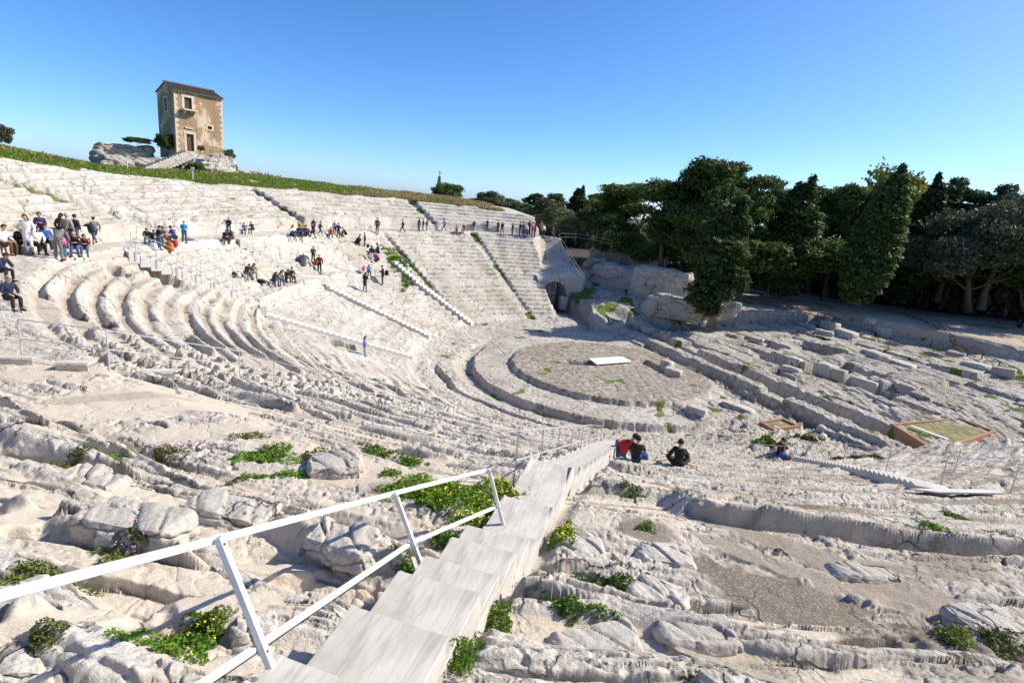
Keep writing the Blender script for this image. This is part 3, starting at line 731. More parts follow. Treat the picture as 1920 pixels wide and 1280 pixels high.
straight_stair("wooden_staircase", "right", .36, "short steep staircase of concrete steps on the right slope beside the person in maroon", SG, mat=M_PLY)
RG_ = "thin steel handrails of the staircases"
railing("steel_handrail", posts_on("centre", 7, 1), .95, "thin handrail along the staircase that ends beside the girl in blue", RG_, w=.022)
railing("steel_handrail", posts_on("second", 6, 1), .95, "thin handrail along the staircase below the woman in a long dark coat", RG_, w=.022)
railing("steel_handrail", posts_on("left_top", 7, -1), 1.0, "steel handrail on the lower side of the wide staircase at the left", RG_, w=.03)
railing("steel_handrail", posts_on("left_top", 6, 1), 1.0, "steel handrail on the upper side of the wide staircase at the left", RG_, w=.03)
railing("steel_handrail", posts_on("third", 5, 1), .95, "thin handrail beside the weedy gully of the best preserved seats", RG_, w=.022)
lp = [cone_at(x, y, .02) for x, y in ((-160, 655), (42, 671), (205, 690), (450, 711), (514, 730), (597, 751), (672, 760), (742, 758), (800, 765), (852, 772), (902, 780))]
lp = [lp[0], lp[1], lp[2], lp[3]] + [cone_at(x, y, .02) for x, y in ((514, 730), (597, 750), (674, 757), (742, 763), (799, 772), (850, 783), (900, 788))]
railing("white_handrail", lp, .95, "white handrail of thin posts crossing the worn rock on the left", None, w=.026, mat=M_STEEL)
# ---- the near plywood staircase
ST_E = Vector((-.272, -.962, 0)).normalized(); ST_T = Vector((-ST_E.y, ST_E.x, 0))
def near_r_pts(r, u=0.0):
    """a point on the line of the plywood staircase, r metres (from its foot beyond the orchestra) up, u to the right"""
    return Vector((-.68, 3.79, 0)) + ST_E * (r - 44.1) - ST_T * (-u)
def build_near_stair():
    p0 = near_r_pts(47, 0)
    root = empty("plywood_staircase", (p0.x, p0.y, macro_z(p0.x, p0.y)), 0, "whitewashed plywood staircase leading down to the orchestra in the foreground", "staircase")
    org = root.location; rr = random.Random(4)
    cuts = [48.2, 47.0, 46.0, 45.05, 44.2, 43.35, 42.75, 42.05, 41.45, 40.8, 39.8, 38.1, 36.9, 35.9, 34.9, 33.9, 32.9, 31.9, 30.9, 29.9, 28.9, 27.9, 26.9, 25.9, 24.9, 23.9, 22.9, 21.9, 20.9]
    rot = math.atan2(ST_E.y, ST_E.x)
    zlast = None
    for i in range(len(cuts) - 1):
        r1, r0 = cuts[i], cuts[i + 1]; rc = (r0 + r1) / 2; ln = r1 - r0 + .05
        q = near_r_pts(rc - .01, rr.uniform(-.02, .02)); zt = macro_z(*near_r_pts(r0 + .62 * (r1 - r0)).xy) + .06
        w = .82 + rr.uniform(-.03, .03)
        mb = MB(); mb.box((0, 0, -.011), (ln, w, .022))
        o = mb.build("tread", M_PLY, root, bevel=.004)
        slope = -math.atan2(.07, ln)
        o.location = Vector((q.x, q.y, zt)) - org; o.rotation_euler = (rr.uniform(-.01, .01), slope * -1 + rr.uniform(-.012, .012), rot + rr.uniform(-.02, .02))
        if zlast is not None and zlast - zt > .03:
            q2 = near_r_pts(r1 + .012); hh = zlast - zt; mb = MB(); mb.box((0, 0, 0), (.022, .78, hh - .03)); o = mb.build("riser", M_PLY, root)
            o.location = Vector((q2.x, q2.y, zt + hh / 2 - .01)) - org; o.rotation_euler = (0, 0, rot)
        zlast = zt
        for sgn in (-1, 1):
            mb = MB(); mb.box((0, 0, -.17), (ln * 1.02, .03, .33)); o = mb.build("side_board", M_PLY, root)
            q3 = near_r_pts(rc, sgn * .395)
            o.location = Vector((q3.x, q3.y, zt - .028)) - org; o.rotation_euler = (0, .16, rot)
build_near_stair()
def near_rail():
    feet = [cone_at(x, y, .06) for x, y in ((528, 1300), (790, 1060), (943, 981))]
    tops = []
    for (x, y), f in zip(((412, 1012), (741, 926), (917, 881)), feet):
        w = px_ray(x, y); D = math.hypot(f.x, f.y); t = (D - .05) / math.hypot(w[0], w[1]); q = w * t
        t2 = (f.z + .90 - EYE) / w[2]; q2 = w * t2
        q = q * .45 + q2 * .55
        tops.append(Vector((q[0], q[1], q[2] + EYE)))
    print("rail", feet, tops)
    d = tops[0] - tops[1]; df = feet[0] - feet[1]
    feet.insert(0, feet[0] + df * .95); tops.insert(0, tops[0] + d * 1.15)
    root = empty("wooden_handrail", feet[1], 0, "white painted timber handrail beside the plywood staircase in the foreground", "railing"); o0 = Vector(feet[1])
    for f, t in zip(feet, tops):
        ax = (t - f).normalized()
        mb = MB(); mb.bar(f - o0 - ax * .2, t - o0 + ax * .02, .047, .047, Vector((0, 1, 0))); po = mb.build("post", M_WPAINT, root, bevel=.004)
        for fr_ in (.985, .30):
            c = f.lerp(t, fr_) - o0; mb = MB(); mb.tube([c + Vector((-.07, .028, 0)), c + Vector((.034, -.012, 0))], .008, 6); mb.build("bolt", M_DWOOD, po)
    for fr, ww in ((.985, .041), (.30, .039)):
        for i in range(3):
            a = feet[i].lerp(tops[i], fr); b = feet[i + 1].lerp(tops[i + 1], fr)
            dv = (b - a).normalized()
            mb = MB(); mb.bar(a - o0 - dv * .02 + Vector((-.05, .02, .0)), b - o0 + dv * .02 + Vector((-.045, .02, .0)), .04, ww); mb.build("rail", M_WPAINT, root, bevel=.004)
near_rail()
lowp = [near_r_pts(r, -.50) for r in (38.9, 36.8, 34.8, 32.6, 30.4, 28.2, 26.0, 23.8)]
lowp = [Vector((q.x, q.y, macro_z(q.x, q.y) + .05)) for q in lowp]
railing("steel_handrail", lowp, 1.0, "thin steel handrail along the lower part of the plywood staircase", RG_, w=.026, rails=(1.0, .45))
rp = [cone_at(x, y) for x, y in ((1128, 850), (1285, 872), (1430, 880), (1506, 862))]
railing("steel_handrail", [Vector((q.x, q.y, q.z)) for q in (cone_at(1140, 836), cone_at(1285, 848), cone_at(1425, 852), cone_at(1510, 858))], .6, "rope like rail strung along the row behind the seated people in black", RG_, w=.022, rails=(1.0,))
railing("steel_handrail", [cone_at(x, y) for x, y in ((1470, 848), (1511, 857), (1581, 864), (1660, 884), (1765, 900), (1895, 921), (2040, 935))], .95, "steel handrail beside the concrete steps on the right slope", RG_, w=.03)
railing("steel_handrail", [cone_at(x, y) for x, y in ((1790, 880), (1925, 874), (2060, 872))], .9, "second steel handrail branching off to the right edge", RG_, w=.028)
# horn of the seating: railings at the far end
def far_rail(pxs, z, hgt, label):
    pts = []
    for x, y in pxs:
        q = plane_at(x, y, z[len(pts)] if isinstance(z, (list, tuple)) else z); pts.append(Vector((q[0], q[1], z[len(pts)] if isinstance(z, (list, tuple)) else z)))
    railing("steel_handrail", pts, hgt, label, RG_, w=.035, rails=(1.0, .6, .3))
# ------------------------------------------------------------------ the tower house
def plaster_mat():
    m, nt, bs = new_mat("ochre_plaster")
    tc = N(nt, "ShaderNodeTexCoord"); P = tc.outputs["Object"]
    a = noise_n(nt, .42, 6, .62, P); b_ = noise_n(nt, 2.2, 6, .7, P)
    mp = N(nt, "ShaderNodeMapping"); mp.inputs["Scale"].default_value = (3.5, 3.5, .25); nt.links.new(P, mp.inputs[0])
    st = noise_n(nt, 1.0, 4, .6, mp.outputs[0])
    c = ramp(nt, a.outputs[0], [(.44, (.33, .225, .125)), (.505, (.38, .26, .15)), (.535, (.60, .44, .30)), (.7, (.66, .51, .37))])
    c2 = mixc(nt, mathn(nt, 'MULTIPLY', ramp(nt, st.outputs[0], [(.5, (0, 0, 0)), (.72, (1, 1, 1))]).outputs[0], .55), c.outputs[0], (.19, .14, .10))
    c3 = mixc(nt, mathn(nt, 'MULTIPLY', ramp(nt, b_.outputs[0], [(.55, (0, 0, 0)), (.7, (1, 1, 1))]).outputs[0], .45), c2, (.25, .19, .13))
    nt.links.new(c3, bs.inputs["Base Color"]); bs.inputs["Roughness"].default_value = .95
    bn = N(nt, "ShaderNodeBump"); bn.inputs["Strength"].default_value = .4; bn.inputs["Distance"].default_value = .03
    nt.links.new(b_.outputs[0], bn.inputs["Height"]); nt.links.new(bn.outputs[0], bs.inputs["Normal"])
    return m
M_PLASTER = plaster_mat()
M_TRIM = simple_mat("pale_dressed_stone", (.60, .50, .38), .9, .15, 4, .3, 30)
M_TILE = simple_mat("weathered_roof_tile", (.13, .10, .07), .9, .45, 5, .3, 30)
M_DOOR = simple_mat("brown_door", (.13, .065, .035), .7, .3, 8)
M_SHUT = simple_mat("dark_window", (.045, .035, .03), .5, .3, 8)
def noisy_solid(name, verts, faces, sub, amp, freq, mat, parent=None, seed=0, loc=(0, 0, 0)):
    """a coarse solid, subdivided and broken up into weathered, layered rock"""
    bm = bmesh.new()
    vs = [bm.verts.new(v) for v in verts]
    for f in faces: bm.faces.new([vs[i] for i in f])
    bmesh.ops.recalc_face_normals(bm, faces=bm.faces)
    bmesh.ops.subdivide_edges(bm, edges=bm.edges, cuts=3, use_grid_fill=True)
    for _ in range(2): bmesh.ops.smooth_vert(bm, verts=bm.verts, factor=.4, use_axis_x=True, use_axis_y=True, use_axis_z=True)
    bmesh.ops.subdivide_edges(bm, edges=bm.edges, cuts=max(3, sub), use_grid_fill=True)
    bm.normal_update()
    co = np.array([v.co for v in bm.verts]); nn = np.array([v.normal for v in bm.verts])
    L = co + np.array([loc[0] % 50, loc[1] % 50, loc[2]])
    pu = L[:, 0] + .6 * L[:, 1]; pv = L[:, 2] + .25 * L[:, 1]
    h = fbm(pu * freq + seed, pv * freq * 1.3, 200 + seed, 5)
    e1, c1 = vor(pu * freq * 1.1 + .3 * h, pv * freq * 1.5 + .3 * h + seed, 300 + seed)
    strat = np.abs(((pv * 1.1 + .6 * h) % 1.0) - .5) * 2
    h2 = (c1 - .5) * 1.3 - .8 * np.exp(-e1 / .06) - .35 * np.exp(-strat / .12)
    co = co + nn * ((h * 1.2 + h2) * amp)[:, None]
    for v, c in zip(bm.verts, co): v.co = c
    me = bpy.data.meshes.new(name); bm.to_mesh(me); bm.free()
    for q in me.polygons: q.use_smooth = True
    o = link_mesh(name, me, mat, parent); o.location = loc
    return o
def hex_solid(w, d, h, rr, taper=.15, jit=.18):
    """irregular block: eight jittered corners, base at z = 0"""
    vs = []
    for z in (0, 1):
        k = 1 - taper * z
        for (x, y) in ((-1, -1), (1, -1), (1, 1), (-1, 1)):
            vs.append((x * w / 2 * k * (1 + rr.uniform(-jit, jit)), y * d / 2 * k * (1 + rr.uniform(-jit, jit)), (z * h) * (1 + rr.uniform(-jit, jit)) - (0 if z else h * .35)))
    return vs, [(0, 3, 2, 1), (4, 5, 6, 7), (0, 1, 5, 4), (1, 2, 6, 5), (2, 3, 7, 6), (3, 0, 4, 7)]
M_ROCK_M = rock_mat("mid_limestone", .82)
def build_tower():
    D = 88.0
    base = at_dist(331, 277, D)
    root = empty("tower_house", base, 0, "tall ochre plastered house with a tiled roof on a rocky outcrop above the seats", "house")
    az = R(-60 + 22)                                   # outward normal of the lit front
    fx = Vector((math.cos(az), math.sin(az), 0)); rx = Vector((-fx.y, fx.x, 0))    # rx: to the right along the front as one looks at it
    Mx = Matrix((rx, -fx, Vector((0, 0, 1)))).transposed()     # local x right, y inwards, z up
    def W(x, y, z): return Mx @ Vector((x, y, z))
    w, dp, h, gz_ = 6.0, 5.4, 7.0, .95
    lean = 0.0
    # walls as one mesh with real openings cut as recesses (jambs)
    ops = [(1.25, 2.15, -.2, 1.9, "door"), (1.2, 2.1, 5.0, 6.35, "window"), (3.95, 4.5, 2.85, 3.25, "small")]
    mb = MB()
    xs = sorted({0, w, *[o[0] for o in ops], *[o[1] for o in ops]}); zs = sorted({-1.3, h, *[o[2] for o in ops], *[o[3] for o in ops]})
    for i in range(len(xs) - 1):
        for j in range(len(zs) - 1):
            cx, cz = (xs[i] + xs[i + 1]) / 2, (zs[j] + zs[j + 1]) / 2
            if any(o[0] < cx < o[1] and o[2] < cz < o[3] for o in ops): continue
            mb.add([W(xs[i], 0, zs[j]), W(xs[i + 1], 0, zs[j]), W(xs[i + 1], 0, zs[j + 1]), W(xs[i], 0, zs[j + 1])], [(0, 1, 2, 3)])
    for x0, x1, z0, z1, _ in ops:
        t = .3
        q = [W(x0, 0, z0), W(x1, 0, z0), W(x1, 0, z1), W(x0, 0, z1), W(x0, t, z0), W(x1, t, z0), W(x1, t, z1), W(x0, t, z1)]
        mb.add(q, [(0, 4, 5, 1), (1, 5, 6, 2), (2, 6, 7, 3), (3, 7, 4, 0)])
    b = -1.3
    # left gable with an opening for its window
    lx0, lx1, lz0, lz1 = 2.3, 3.1, 4.6, 6.1
    def G(y, z): return W(0, y, z)
    for (y0, y1, z0, z1) in ((0, lx0, b, h), (lx1, dp, b, h), (lx0, lx1, b, lz0), (lx0, lx1, lz1, h)):
        mb.add([G(y0, z0), G(y1, z0), G(y1, z1), G(y0, z1)], [(3, 2, 1, 0)])
    mb.add([G(0, h), G(dp, h), G(dp / 2, h + gz_)], [(2, 1, 0)])
    q = [G(lx0, lz0), G(lx1, lz0), G(lx1, lz1), G(lx0, lz1)] + [W(.3, y, z) for y, z in ((lx0, lz0), (lx1, lz0), (lx1, lz1), (lx0, lz1))]
    mb.add(q, [(0, 1, 5, 4), (1, 2, 6, 5), (2, 3, 7, 6), (3, 0, 4, 7)])
    mb.add([W(w, 0, b), W(w, dp, b), W(w, dp, h), W(w, 0, h), W(w, dp / 2, h + gz_)], [(0, 1, 2, 4, 3)])
    mb.add([W(0, dp, b), W(w, dp, b), W(w, dp, h), W(0, dp, h)], [(3, 2, 1, 0)])
    wall = mb.build("wall", M_PLASTER, root)
    # roof: two slopes with rows of round tiles
    mb = MB(); ov = .28
    for sgn in (0, 1):
        y_e, y_r = (-ov, dp / 2) if sgn == 0 else (dp + ov, dp / 2)
        ze = h - ov * gz_ / (dp / 2); n = 26
        for i in range(n):
            x0 = -ov * .5 + (w + ov) * i / n; x1 = -ov * .5 + (w + ov) * (i + 1) / n; xm = (x0 + x1) / 2
            vs = []
            for (yy, zz) in ((y_e, ze), (y_r, h + gz_)):
                vs += [W(x0, yy, zz + .06), W(xm - .07, yy, zz + .10), W(xm, yy, zz + .17), W(xm + .07, yy, zz + .10), W(x1, yy, zz + .06), W(x1, yy, zz), W(x0, yy, zz)]
            fs = [(a, a + 1, a + 8, a + 7) for a in range(6)] + [(6, 0, 7, 13), (0, 6, 5, 4, 3, 2, 1), (7, 8, 9, 10, 11, 12, 13)]
            mb.add(vs, fs)
    roof = mb.build("roof", M_TILE, root)
    mb = MB(); mb.bar(W(-.2, dp / 2, h + gz_ + .2), W(w + .2, dp / 2, h + gz_ + .2), .25, .16); mb.build("ridge_tile", M_TILE, roof)
    # quoins
    rr = random.Random(3)
    for xq, sg in ((0, 1), (w, -1)):
        mb = MB(); z = -1.2; i = 0
        while z < h - .3:
            hh = rr.uniform(.28, .4); L_ = (.42 if i % 2 else .22) + rr.uniform(-.05, .05)
            xa, xb = sorted((xq - sg * .012, xq + sg * L_))
            ya, yb = -.012, (.45 if i % 2 == 0 else .2)
            c = [W(x_, y_, z_) for z_ in (z, z + hh - .015) for (x_, y_) in ((xa, ya), (xb, ya), (xb, yb), (xa, yb))]
            mb.add(c, [(0, 1, 2, 3), (4, 5, 6, 7), (0, 1, 5, 4), (1, 2, 6, 5), (2, 3, 7, 6), (3, 0, 4, 7)])
            z += hh; i += 1
        mb.build("quoin", M_TRIM, root)
    def frame(x0, x1, z0, z1, t, nm, fill, fillmat, sill=True):
        mb = MB()
        def bx(xa, xb, za, zb, pr=.035):
            c = [W(x_, y_, z_) for z_ in (za, zb) for (x_, y_) in ((xa, -pr), (xb, -pr), (xb, .12), (xa, .12))]
            mb.add(c, [(0, 1, 2, 3), (4, 5, 6, 7), (0, 1, 5, 4), (1, 2, 6, 5), (2, 3, 7, 6), (3, 0, 4, 7)])
        bx(x0 - t, x0, z0, z1); bx(x1, x1 + t, z0, z1); bx(x0 - t - .03, x1 + t + .03, z1, z1 + t, .05)
        if sill: bx(x0 - t - .05, x1 + t + .05, z0 - t * .7, z0, .06)
        mb2 = MB(); c = [W(x_, y_, z_) for z_ in (z0, z1) for (x_, y_) in ((x0, .2), (x1, .2), (x1, .27), (x0, .27))]
        mb2.add(c, [(0, 1, 2, 3), (4, 5, 6, 7), (0, 1, 5, 4), (1, 2, 6, 5), (2, 3, 7, 6), (3, 0, 4, 7)])
        nb = 4 if nm == "door" else 2
        f = mb2.build(nm, fillmat, root)
        mb3 = MB()
        for i in range(1, nb):
            xm = x0 + (x1 - x0) * i / nb; mb3.bar(W(xm, .19, z0 + .02), W(xm, .19, z1 - .02), .035, .03, Vector((0, 1, 0)))
        mb3.build("batten" if nm == "door" else "mullion", M_DWOOD, f)
        mb.build("frame", M_TRIM, f)
        return f
    frame(1.25, 2.15, -.2, 1.9, .26, "door", None, M_DOOR, False)
    frame(1.2, 2.1, 5.0, 6.35, .3, "window", None, M_SHUT, False)
    frame(3.95, 4.5, 2.85, 3.25, .22, "window", None, M_SHUT)
    # left window frame
    mb = MB()
    for (y0, y1, z0, z1) in ((lx0 - .25, lx0, lz0 - .2, lz1 + .25), (lx1, lx1 + .25, lz0 - .2, lz1 + .25), (lx0, lx1, lz1, lz1 + .25), (lx0, lx1, lz0 - .2, lz0)):
        c = [W(x_, y_, z_) for z_ in (z0, z1) for (x_, y_) in ((-.035, y0), (.1, y0), (.1, y1), (-.035, y1))]
        mb.add(c, [(0, 1, 2, 3), (4, 5, 6, 7), (0, 1, 5, 4), (1, 2, 6, 5), (2, 3, 7, 6), (3, 0, 4, 7)])
    mbp = MB(); c = [W(x_, y_, z_) for z_ in (lz0, lz1) for (x_, y_) in ((.2, lx0), (.27, lx0), (.27, lx1), (.2, lx1))]
    mbp.add(c, [(0, 1, 2, 3), (4, 5, 6, 7), (0, 1, 5, 4), (1, 2, 6, 5), (2, 3, 7, 6), (3, 0, 4, 7)])
    fw = mbp.build("window", M_SHUT, root); mb.build("frame", M_TRIM, fw)
    # balcony: slab on two brackets
    mb = MB()
    def lb(xa, xb, ya, yb, za, zb):
        c = [W(x_, y_, z_) for z_ in (za, zb) for (x_, y_) in ((xa, ya), (xb, ya), (xb, yb), (xa, yb))]
        mb.add(c, [(0, 1, 2, 3), (4, 5, 6, 7), (0, 1, 5, 4), (1, 2, 6, 5), (2, 3, 7, 6), (3, 0, 4, 7)])
    lb(.75, 2.5, -.85, .02, 4.72, 4.88); bal = mb.build("balcony", M_TRIM, root)
    for xb in (1.0, 2.15):
        mb = MB(); vs = [W(xb + e, y_, z_) for e in (0, .16) for (y_, z_) in ((-.7, 4.70), (.02, 4.70), (.02, 4.2), (-.2, 4.3))]
        mb.add(vs, [(0, 1, 2, 3), (7, 6, 5, 4), (0, 4, 5, 1), (1, 5, 6, 2), (2, 6, 7, 3), (3, 7, 4, 0)]); mb.build("bracket", M_TRIM, bal)
    # ledge over the door
    mb = MB(); lb(1.1, 2.1, -.16, .02, 2.55, 2.7); mb.build("ledge", M_TRIM, root)
    # flight of stone steps leaving the door towards the left front
    st = empty("stone_steps", base, 0, "stone steps climbing the outcrop to the door of the ochre house", "steps")
    for i in range(15):
        mb = MB(); z = -.28 - i * .2
        c = [W(x_, y_, z_) for z_ in (z - .8, z) for (x_, y_) in ((1.0 - i * .42 - .5, -1.35 - i * .1), (1.0 - i * .42 + .95, -1.35 - i * .1), (1.0 - i * .42 + .95, -.02 - i * .1), (1.0 - i * .42 - .5, -.02 - i * .1))]
        mb.add(c, [(0, 1, 2, 3), (4, 5, 6, 7), (0, 1, 5, 4), (1, 2, 6, 5), (2, 3, 7, 6), (3, 0, 4, 7)]); mb.build("step", M_ROCK, st, bevel=.02)
    # landing with a thin iron railing
    rails = [base + W(x, -1.35, -.35) for x in (2.3, 3.6, 4.9, 6.2)]
    railing("iron_railing", rails, .9, "rusty iron railing on the landing before the ochre house", None, rails=(1.0, .5), w=.04, mat=M_DWOOD)
    # rock outcrop below
    rr = random.Random(11)
    def rk(x, y, z, w_, d_, h_, seed, label, m_=M_ROCK_M, grp="rocks of the outcrop under the house"):
        v_, f_ = hex_solid(w_, d_, h_, random.Random(seed), .22, .12)
        o = noisy_solid("rock_outcrop", v_, f_, 9, .42, .6, m_, None, seed, tuple(base + W(x, y, z))); o.rotation_euler = (0, 0, az + math.pi / 2)
        tag(o, label, "rock", grp)
    rk(3.6, 1.5, -3.6, 9.0, 7.0, 3.2, 1, "broad pale rock carrying the ochre house")
    rk(3.6, -2.6, -4.4, 6.0, 4.0, 3.4, 2, "rounded pale boulder bulging below the landing of the ochre house")
    rk(-4.2, 2.5, -4.2, 10.0, 5.0, 2.4, 3, "long grey rock shelf left of the steps to the ochre house", M_ROCK_D)
    rk(-4.6, 3.4, -2.2, 7.6, 1.4, 1.9, 6, "dark ruined wall of rough stones left of the ochre house", M_ROCK_D)
    rk(8.6, 0.5, -4.8, 6.0, 5.0, 2.7, 4, "crumbling rock slope right of the ochre house")
    rk(12.5, 0.5, -5.4, 6.0, 4.0, 1.9, 5, "low outlying rock at the right end of the outcrop")
    return base, W
TOWER, TW = build_tower()
# ------------------------------------------------------------------ foliage
def leaf_mat(name, dark, light, trans=.22):
    m = bpy.data.materials.new(name); m.use_nodes = True; nt = m.node_tree; nt.nodes.clear()
    out = nt.nodes.new("ShaderNodeOutputMaterial"); bs = nt.nodes.new("ShaderNodeBsdfPrincipled"); tr = nt.nodes.new("ShaderNodeBsdfTranslucent"); mx = nt.nodes.new("ShaderNodeMixShader")
    geo = N(nt, "ShaderNodeNewGeometry"); n = noise_n(nt, .9, 4, .7, geo.outputs["Position"])
    rp = ramp(nt, n.outputs[0], [(.34, dark), (.66, light)])
    oi = N(nt, "ShaderNodeObjectInfo"); hs = N(nt, "ShaderNodeHueSaturation")
    nt.links.new(mathn(nt, 'ADD', mathn(nt, 'MULTIPLY', oi.outputs["Random"], .5), .75), hs.inputs["Value"]); nt.links.new(rp.outputs[0], hs.inputs["Color"])
    nt.links.new(hs.outputs[0], bs.inputs["Base Color"]); nt.links.new(hs.outputs[0], tr.inputs[0])
    bs.inputs["Roughness"].default_value = .6; bs.inputs["Specular IOR Level"].default_value = .3
    mx.inputs[0].default_value = trans
    nt.links.new(bs.outputs[0], mx.inputs[1]); nt.links.new(tr.outputs[0], mx.inputs[2]); nt.links.new(mx.outputs[0], out.inputs[0])
    return m
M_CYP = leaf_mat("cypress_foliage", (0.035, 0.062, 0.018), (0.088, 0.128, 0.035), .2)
M_PINE = leaf_mat("pine_foliage", (0.043, 0.081, 0.016), (0.135, 0.196, 0.041), .3)
M_OAK = leaf_mat("oak_foliage", (0.054, 0.065, 0.030), (0.149, 0.159, 0.089), .2)
M_OLIVE = leaf_mat("olive_foliage", (0.074, 0.095, 0.041), (0.149, 0.169, 0.074), .2)
M_YEL = leaf_mat("yellow_green_foliage", (.10, .12, .02), (.20, .20, .04), .3)
M_BARK = simple_mat("grey_brown_bark", (.13, .095, .07), .95, .35, 5, .5, 25)
def leaf_quads(P, Nrm, size, rs_, up_bias=0.0, aspect=2.0):
    """P (n,3) centres, Nrm (n,3) outward directions: one small bent quad per point"""
    n = len(P)
    a = rs_.normal(size=(n, 3)); a = a + Nrm * .7; a[:, 2] += up_bias; a /= np.linalg.norm(a, axis=1)[:, None] + 1e-9
    t = rs_.normal(size=(n, 3)); t[:, 2] += up_bias * 2; b = np.cross(a, t); b /= np.linalg.norm(b, axis=1)[:, None] + 1e-9; c = np.cross(a, b)
    s = size * rs_.uniform(.6, 1.35, n)[:, None]
    V = np.stack([P - b * s * .5, P - c * s * .5 * aspect, P + b * s * .5, P + c * s * .5 * aspect], 1).reshape(-1, 3)
    return V, np.arange(4 * n).reshape(n, 4)
def blob_points(blobs, n, rs_, shell=.55, lump=.25, seed=0):
    """points through a set of lumpy ellipsoids (centre, radii)"""
    vol = np.array([b[1][0] * b[1][1] + b[1][2] * (b[1][0] + b[1][1]) for b in blobs], float); cnt = np.maximum((vol / vol.sum() * n).astype(int), 20)
    Ps, Ns = [], []
    for (c, rad), m in zip(blobs, cnt):
        d = rs_.normal(size=(m, 3)); d /= np.linalg.norm(d, axis=1)[:, None]
        k = shell + (1 - shell) * rs_.uniform(0, 1, m) ** .6
        q = d * np.array(rad)
        lum = fbm(d[:, 0] * 2.3 + c[0] + d[:, 2] * 1.7, d[:, 1] * 2.3 + c[1] - d[:, 2] * 1.1, 400 + seed, 3)
        k = k * (1 + lump * lum * 1.6)
        # thin out some directions so gaps show
        keep = rs_.uniform(0, 1, m) < np.clip(.95 + 1.2 * fbm(d[:, 0] * 4 + 9 + c[2], d[:, 1] * 4 + d[:, 2] * 3, 500 + seed, 2), .25, 1)
        Ps.append((np.array(c) + q * k[:, None])[keep]); Ns.append(d[keep])
    return np.concatenate(Ps), np.concatenate(Ns)
def crown_mesh(name, blobs, n, size, seed, up=0.0, shell=.5, lump=.25):
    rs_ = np.random.RandomState(seed)
    P, Nn = blob_points(blobs, n, rs_, shell, lump, seed)
    V, F = leaf_quads(P, Nn, size, rs_, up)
    return np_mesh(name, V, F, smooth=False)
# unit crowns: height 1, base of the trunk at the origin, so a tree is a scaled copy
def proto_cypress(seed, ragged=0.0, base=.04):
    rr = random.Random(seed); bl = []
    n = 15
    for i in range(n):
        t = i / (n - 1); w = (.125 * math.sin(math.pi * min(1, (t * .86 + .12))) ** .62) * (1 - .25 * t)
        bl.append(((rr.uniform(-.012, .012) * (1 + ragged * 3), rr.uniform(-.012, .012) * (1 + ragged * 3), base + (1 - base - .03) * t), (w * (1 + rr.uniform(-.1, .1) * (1 + 2 * ragged)), w * (1 + rr.uniform(-.1, .1)), .062)))
        if ragged > 0 and rr.random() < .8:
            an = rr.uniform(0, 6.28); bl.append(((math.cos(an) * w * .9, math.sin(an) * w * .9, base + .9 * t + .02), (w * .45, w * .45, .075)))
    return crown_mesh("crown", bl, 30000, .0125, seed, up=1.1, shell=.45, lump=.10 + .2 * ragged)
def proto_pine(seed, blobs, n=30000, size=.013):
    return crown_mesh("crown", blobs, n, size, seed, up=.3, shell=.4, lump=.45)
def proto_round(seed, n=16000, size=.02, flat=.8):
    rr = random.Random(seed); bl = [((0, 0, .58), (.36, .36, .36 * flat))]
    for i in range(22):
        a = rr.uniform(0, 6.28); e = rr.uniform(-.9, 1.2); rad = .36
        bl.append(((math.cos(a) * math.cos(e) * rad, math.sin(a) * math.cos(e) * rad, .58 + math.sin(e) * rad * flat), (rr.uniform(.10, .18),) * 2 + (rr.uniform(.08, .14),)))
    return crown_mesh("crown", bl, n, size, seed, up=.1, shell=.45, lump=.4)
def proto_spread(seed, n=26000):
    """wide evergreen oak: wider than tall, crown low"""
    rr = random.Random(seed); bl = []
    for i in range(46):
        a = rr.uniform(0, 6.28); q = math.sqrt(rr.random()) * .62; z = .42 + .42 * (1 - (q / .66) ** 2) * rr.uniform(.75, 1.08)
        bl.append(((math.cos(a) * q, math.sin(a) * q, z), (rr.uniform(.10, .17),) * 2 + (rr.uniform(.08, .13),)))
    return crown_mesh("crown", bl, n, .0165, seed, up=.2, shell=.4, lump=.45)
def umbrella_blobs(seed, n=16):
    rr = random.Random(seed); bl = []
    for i in range(n):
        a = rr.uniform(0, 6.28); q = math.sqrt(rr.random()) * .36; bl.append(((math.cos(a) * q, math.sin(a) * q, .84 + .1 * (1 - (q / .4) ** 2) + rr.uniform(-.03, .03)), (rr.uniform(.1, .16),) * 2 + (rr.uniform(.05, .08),)))
    return bl
def tall_pine_blobs(seed):
    rr = random.Random(seed); bl = []
    for i in range(26):
        t = rr.uniform(.38, .97); w = .26 * math.sin(math.pi * min(1, (t - .30) / .72)) ** .7
        a = rr.uniform(0, 6.28); q = w * math.sqrt(rr.random()); bl.append(((math.cos(a) * q, math.sin(a) * q, t), (rr.uniform(.07, .14),) * 2 + (rr.uniform(.045, .08),)))
    return bl
def fir_blobs(seed):
    rr = random.Random(seed); bl = []
    for i in range(34):
        t = rr.uniform(.25, .97); w = .24 * (1 - t) + .035; a = rr.uniform(0, 6.28); bl.append(((math.cos(a) * w, math.sin(a) * w, t), (w * .75 + .02, w * .75 + .02, .035)))
    return bl
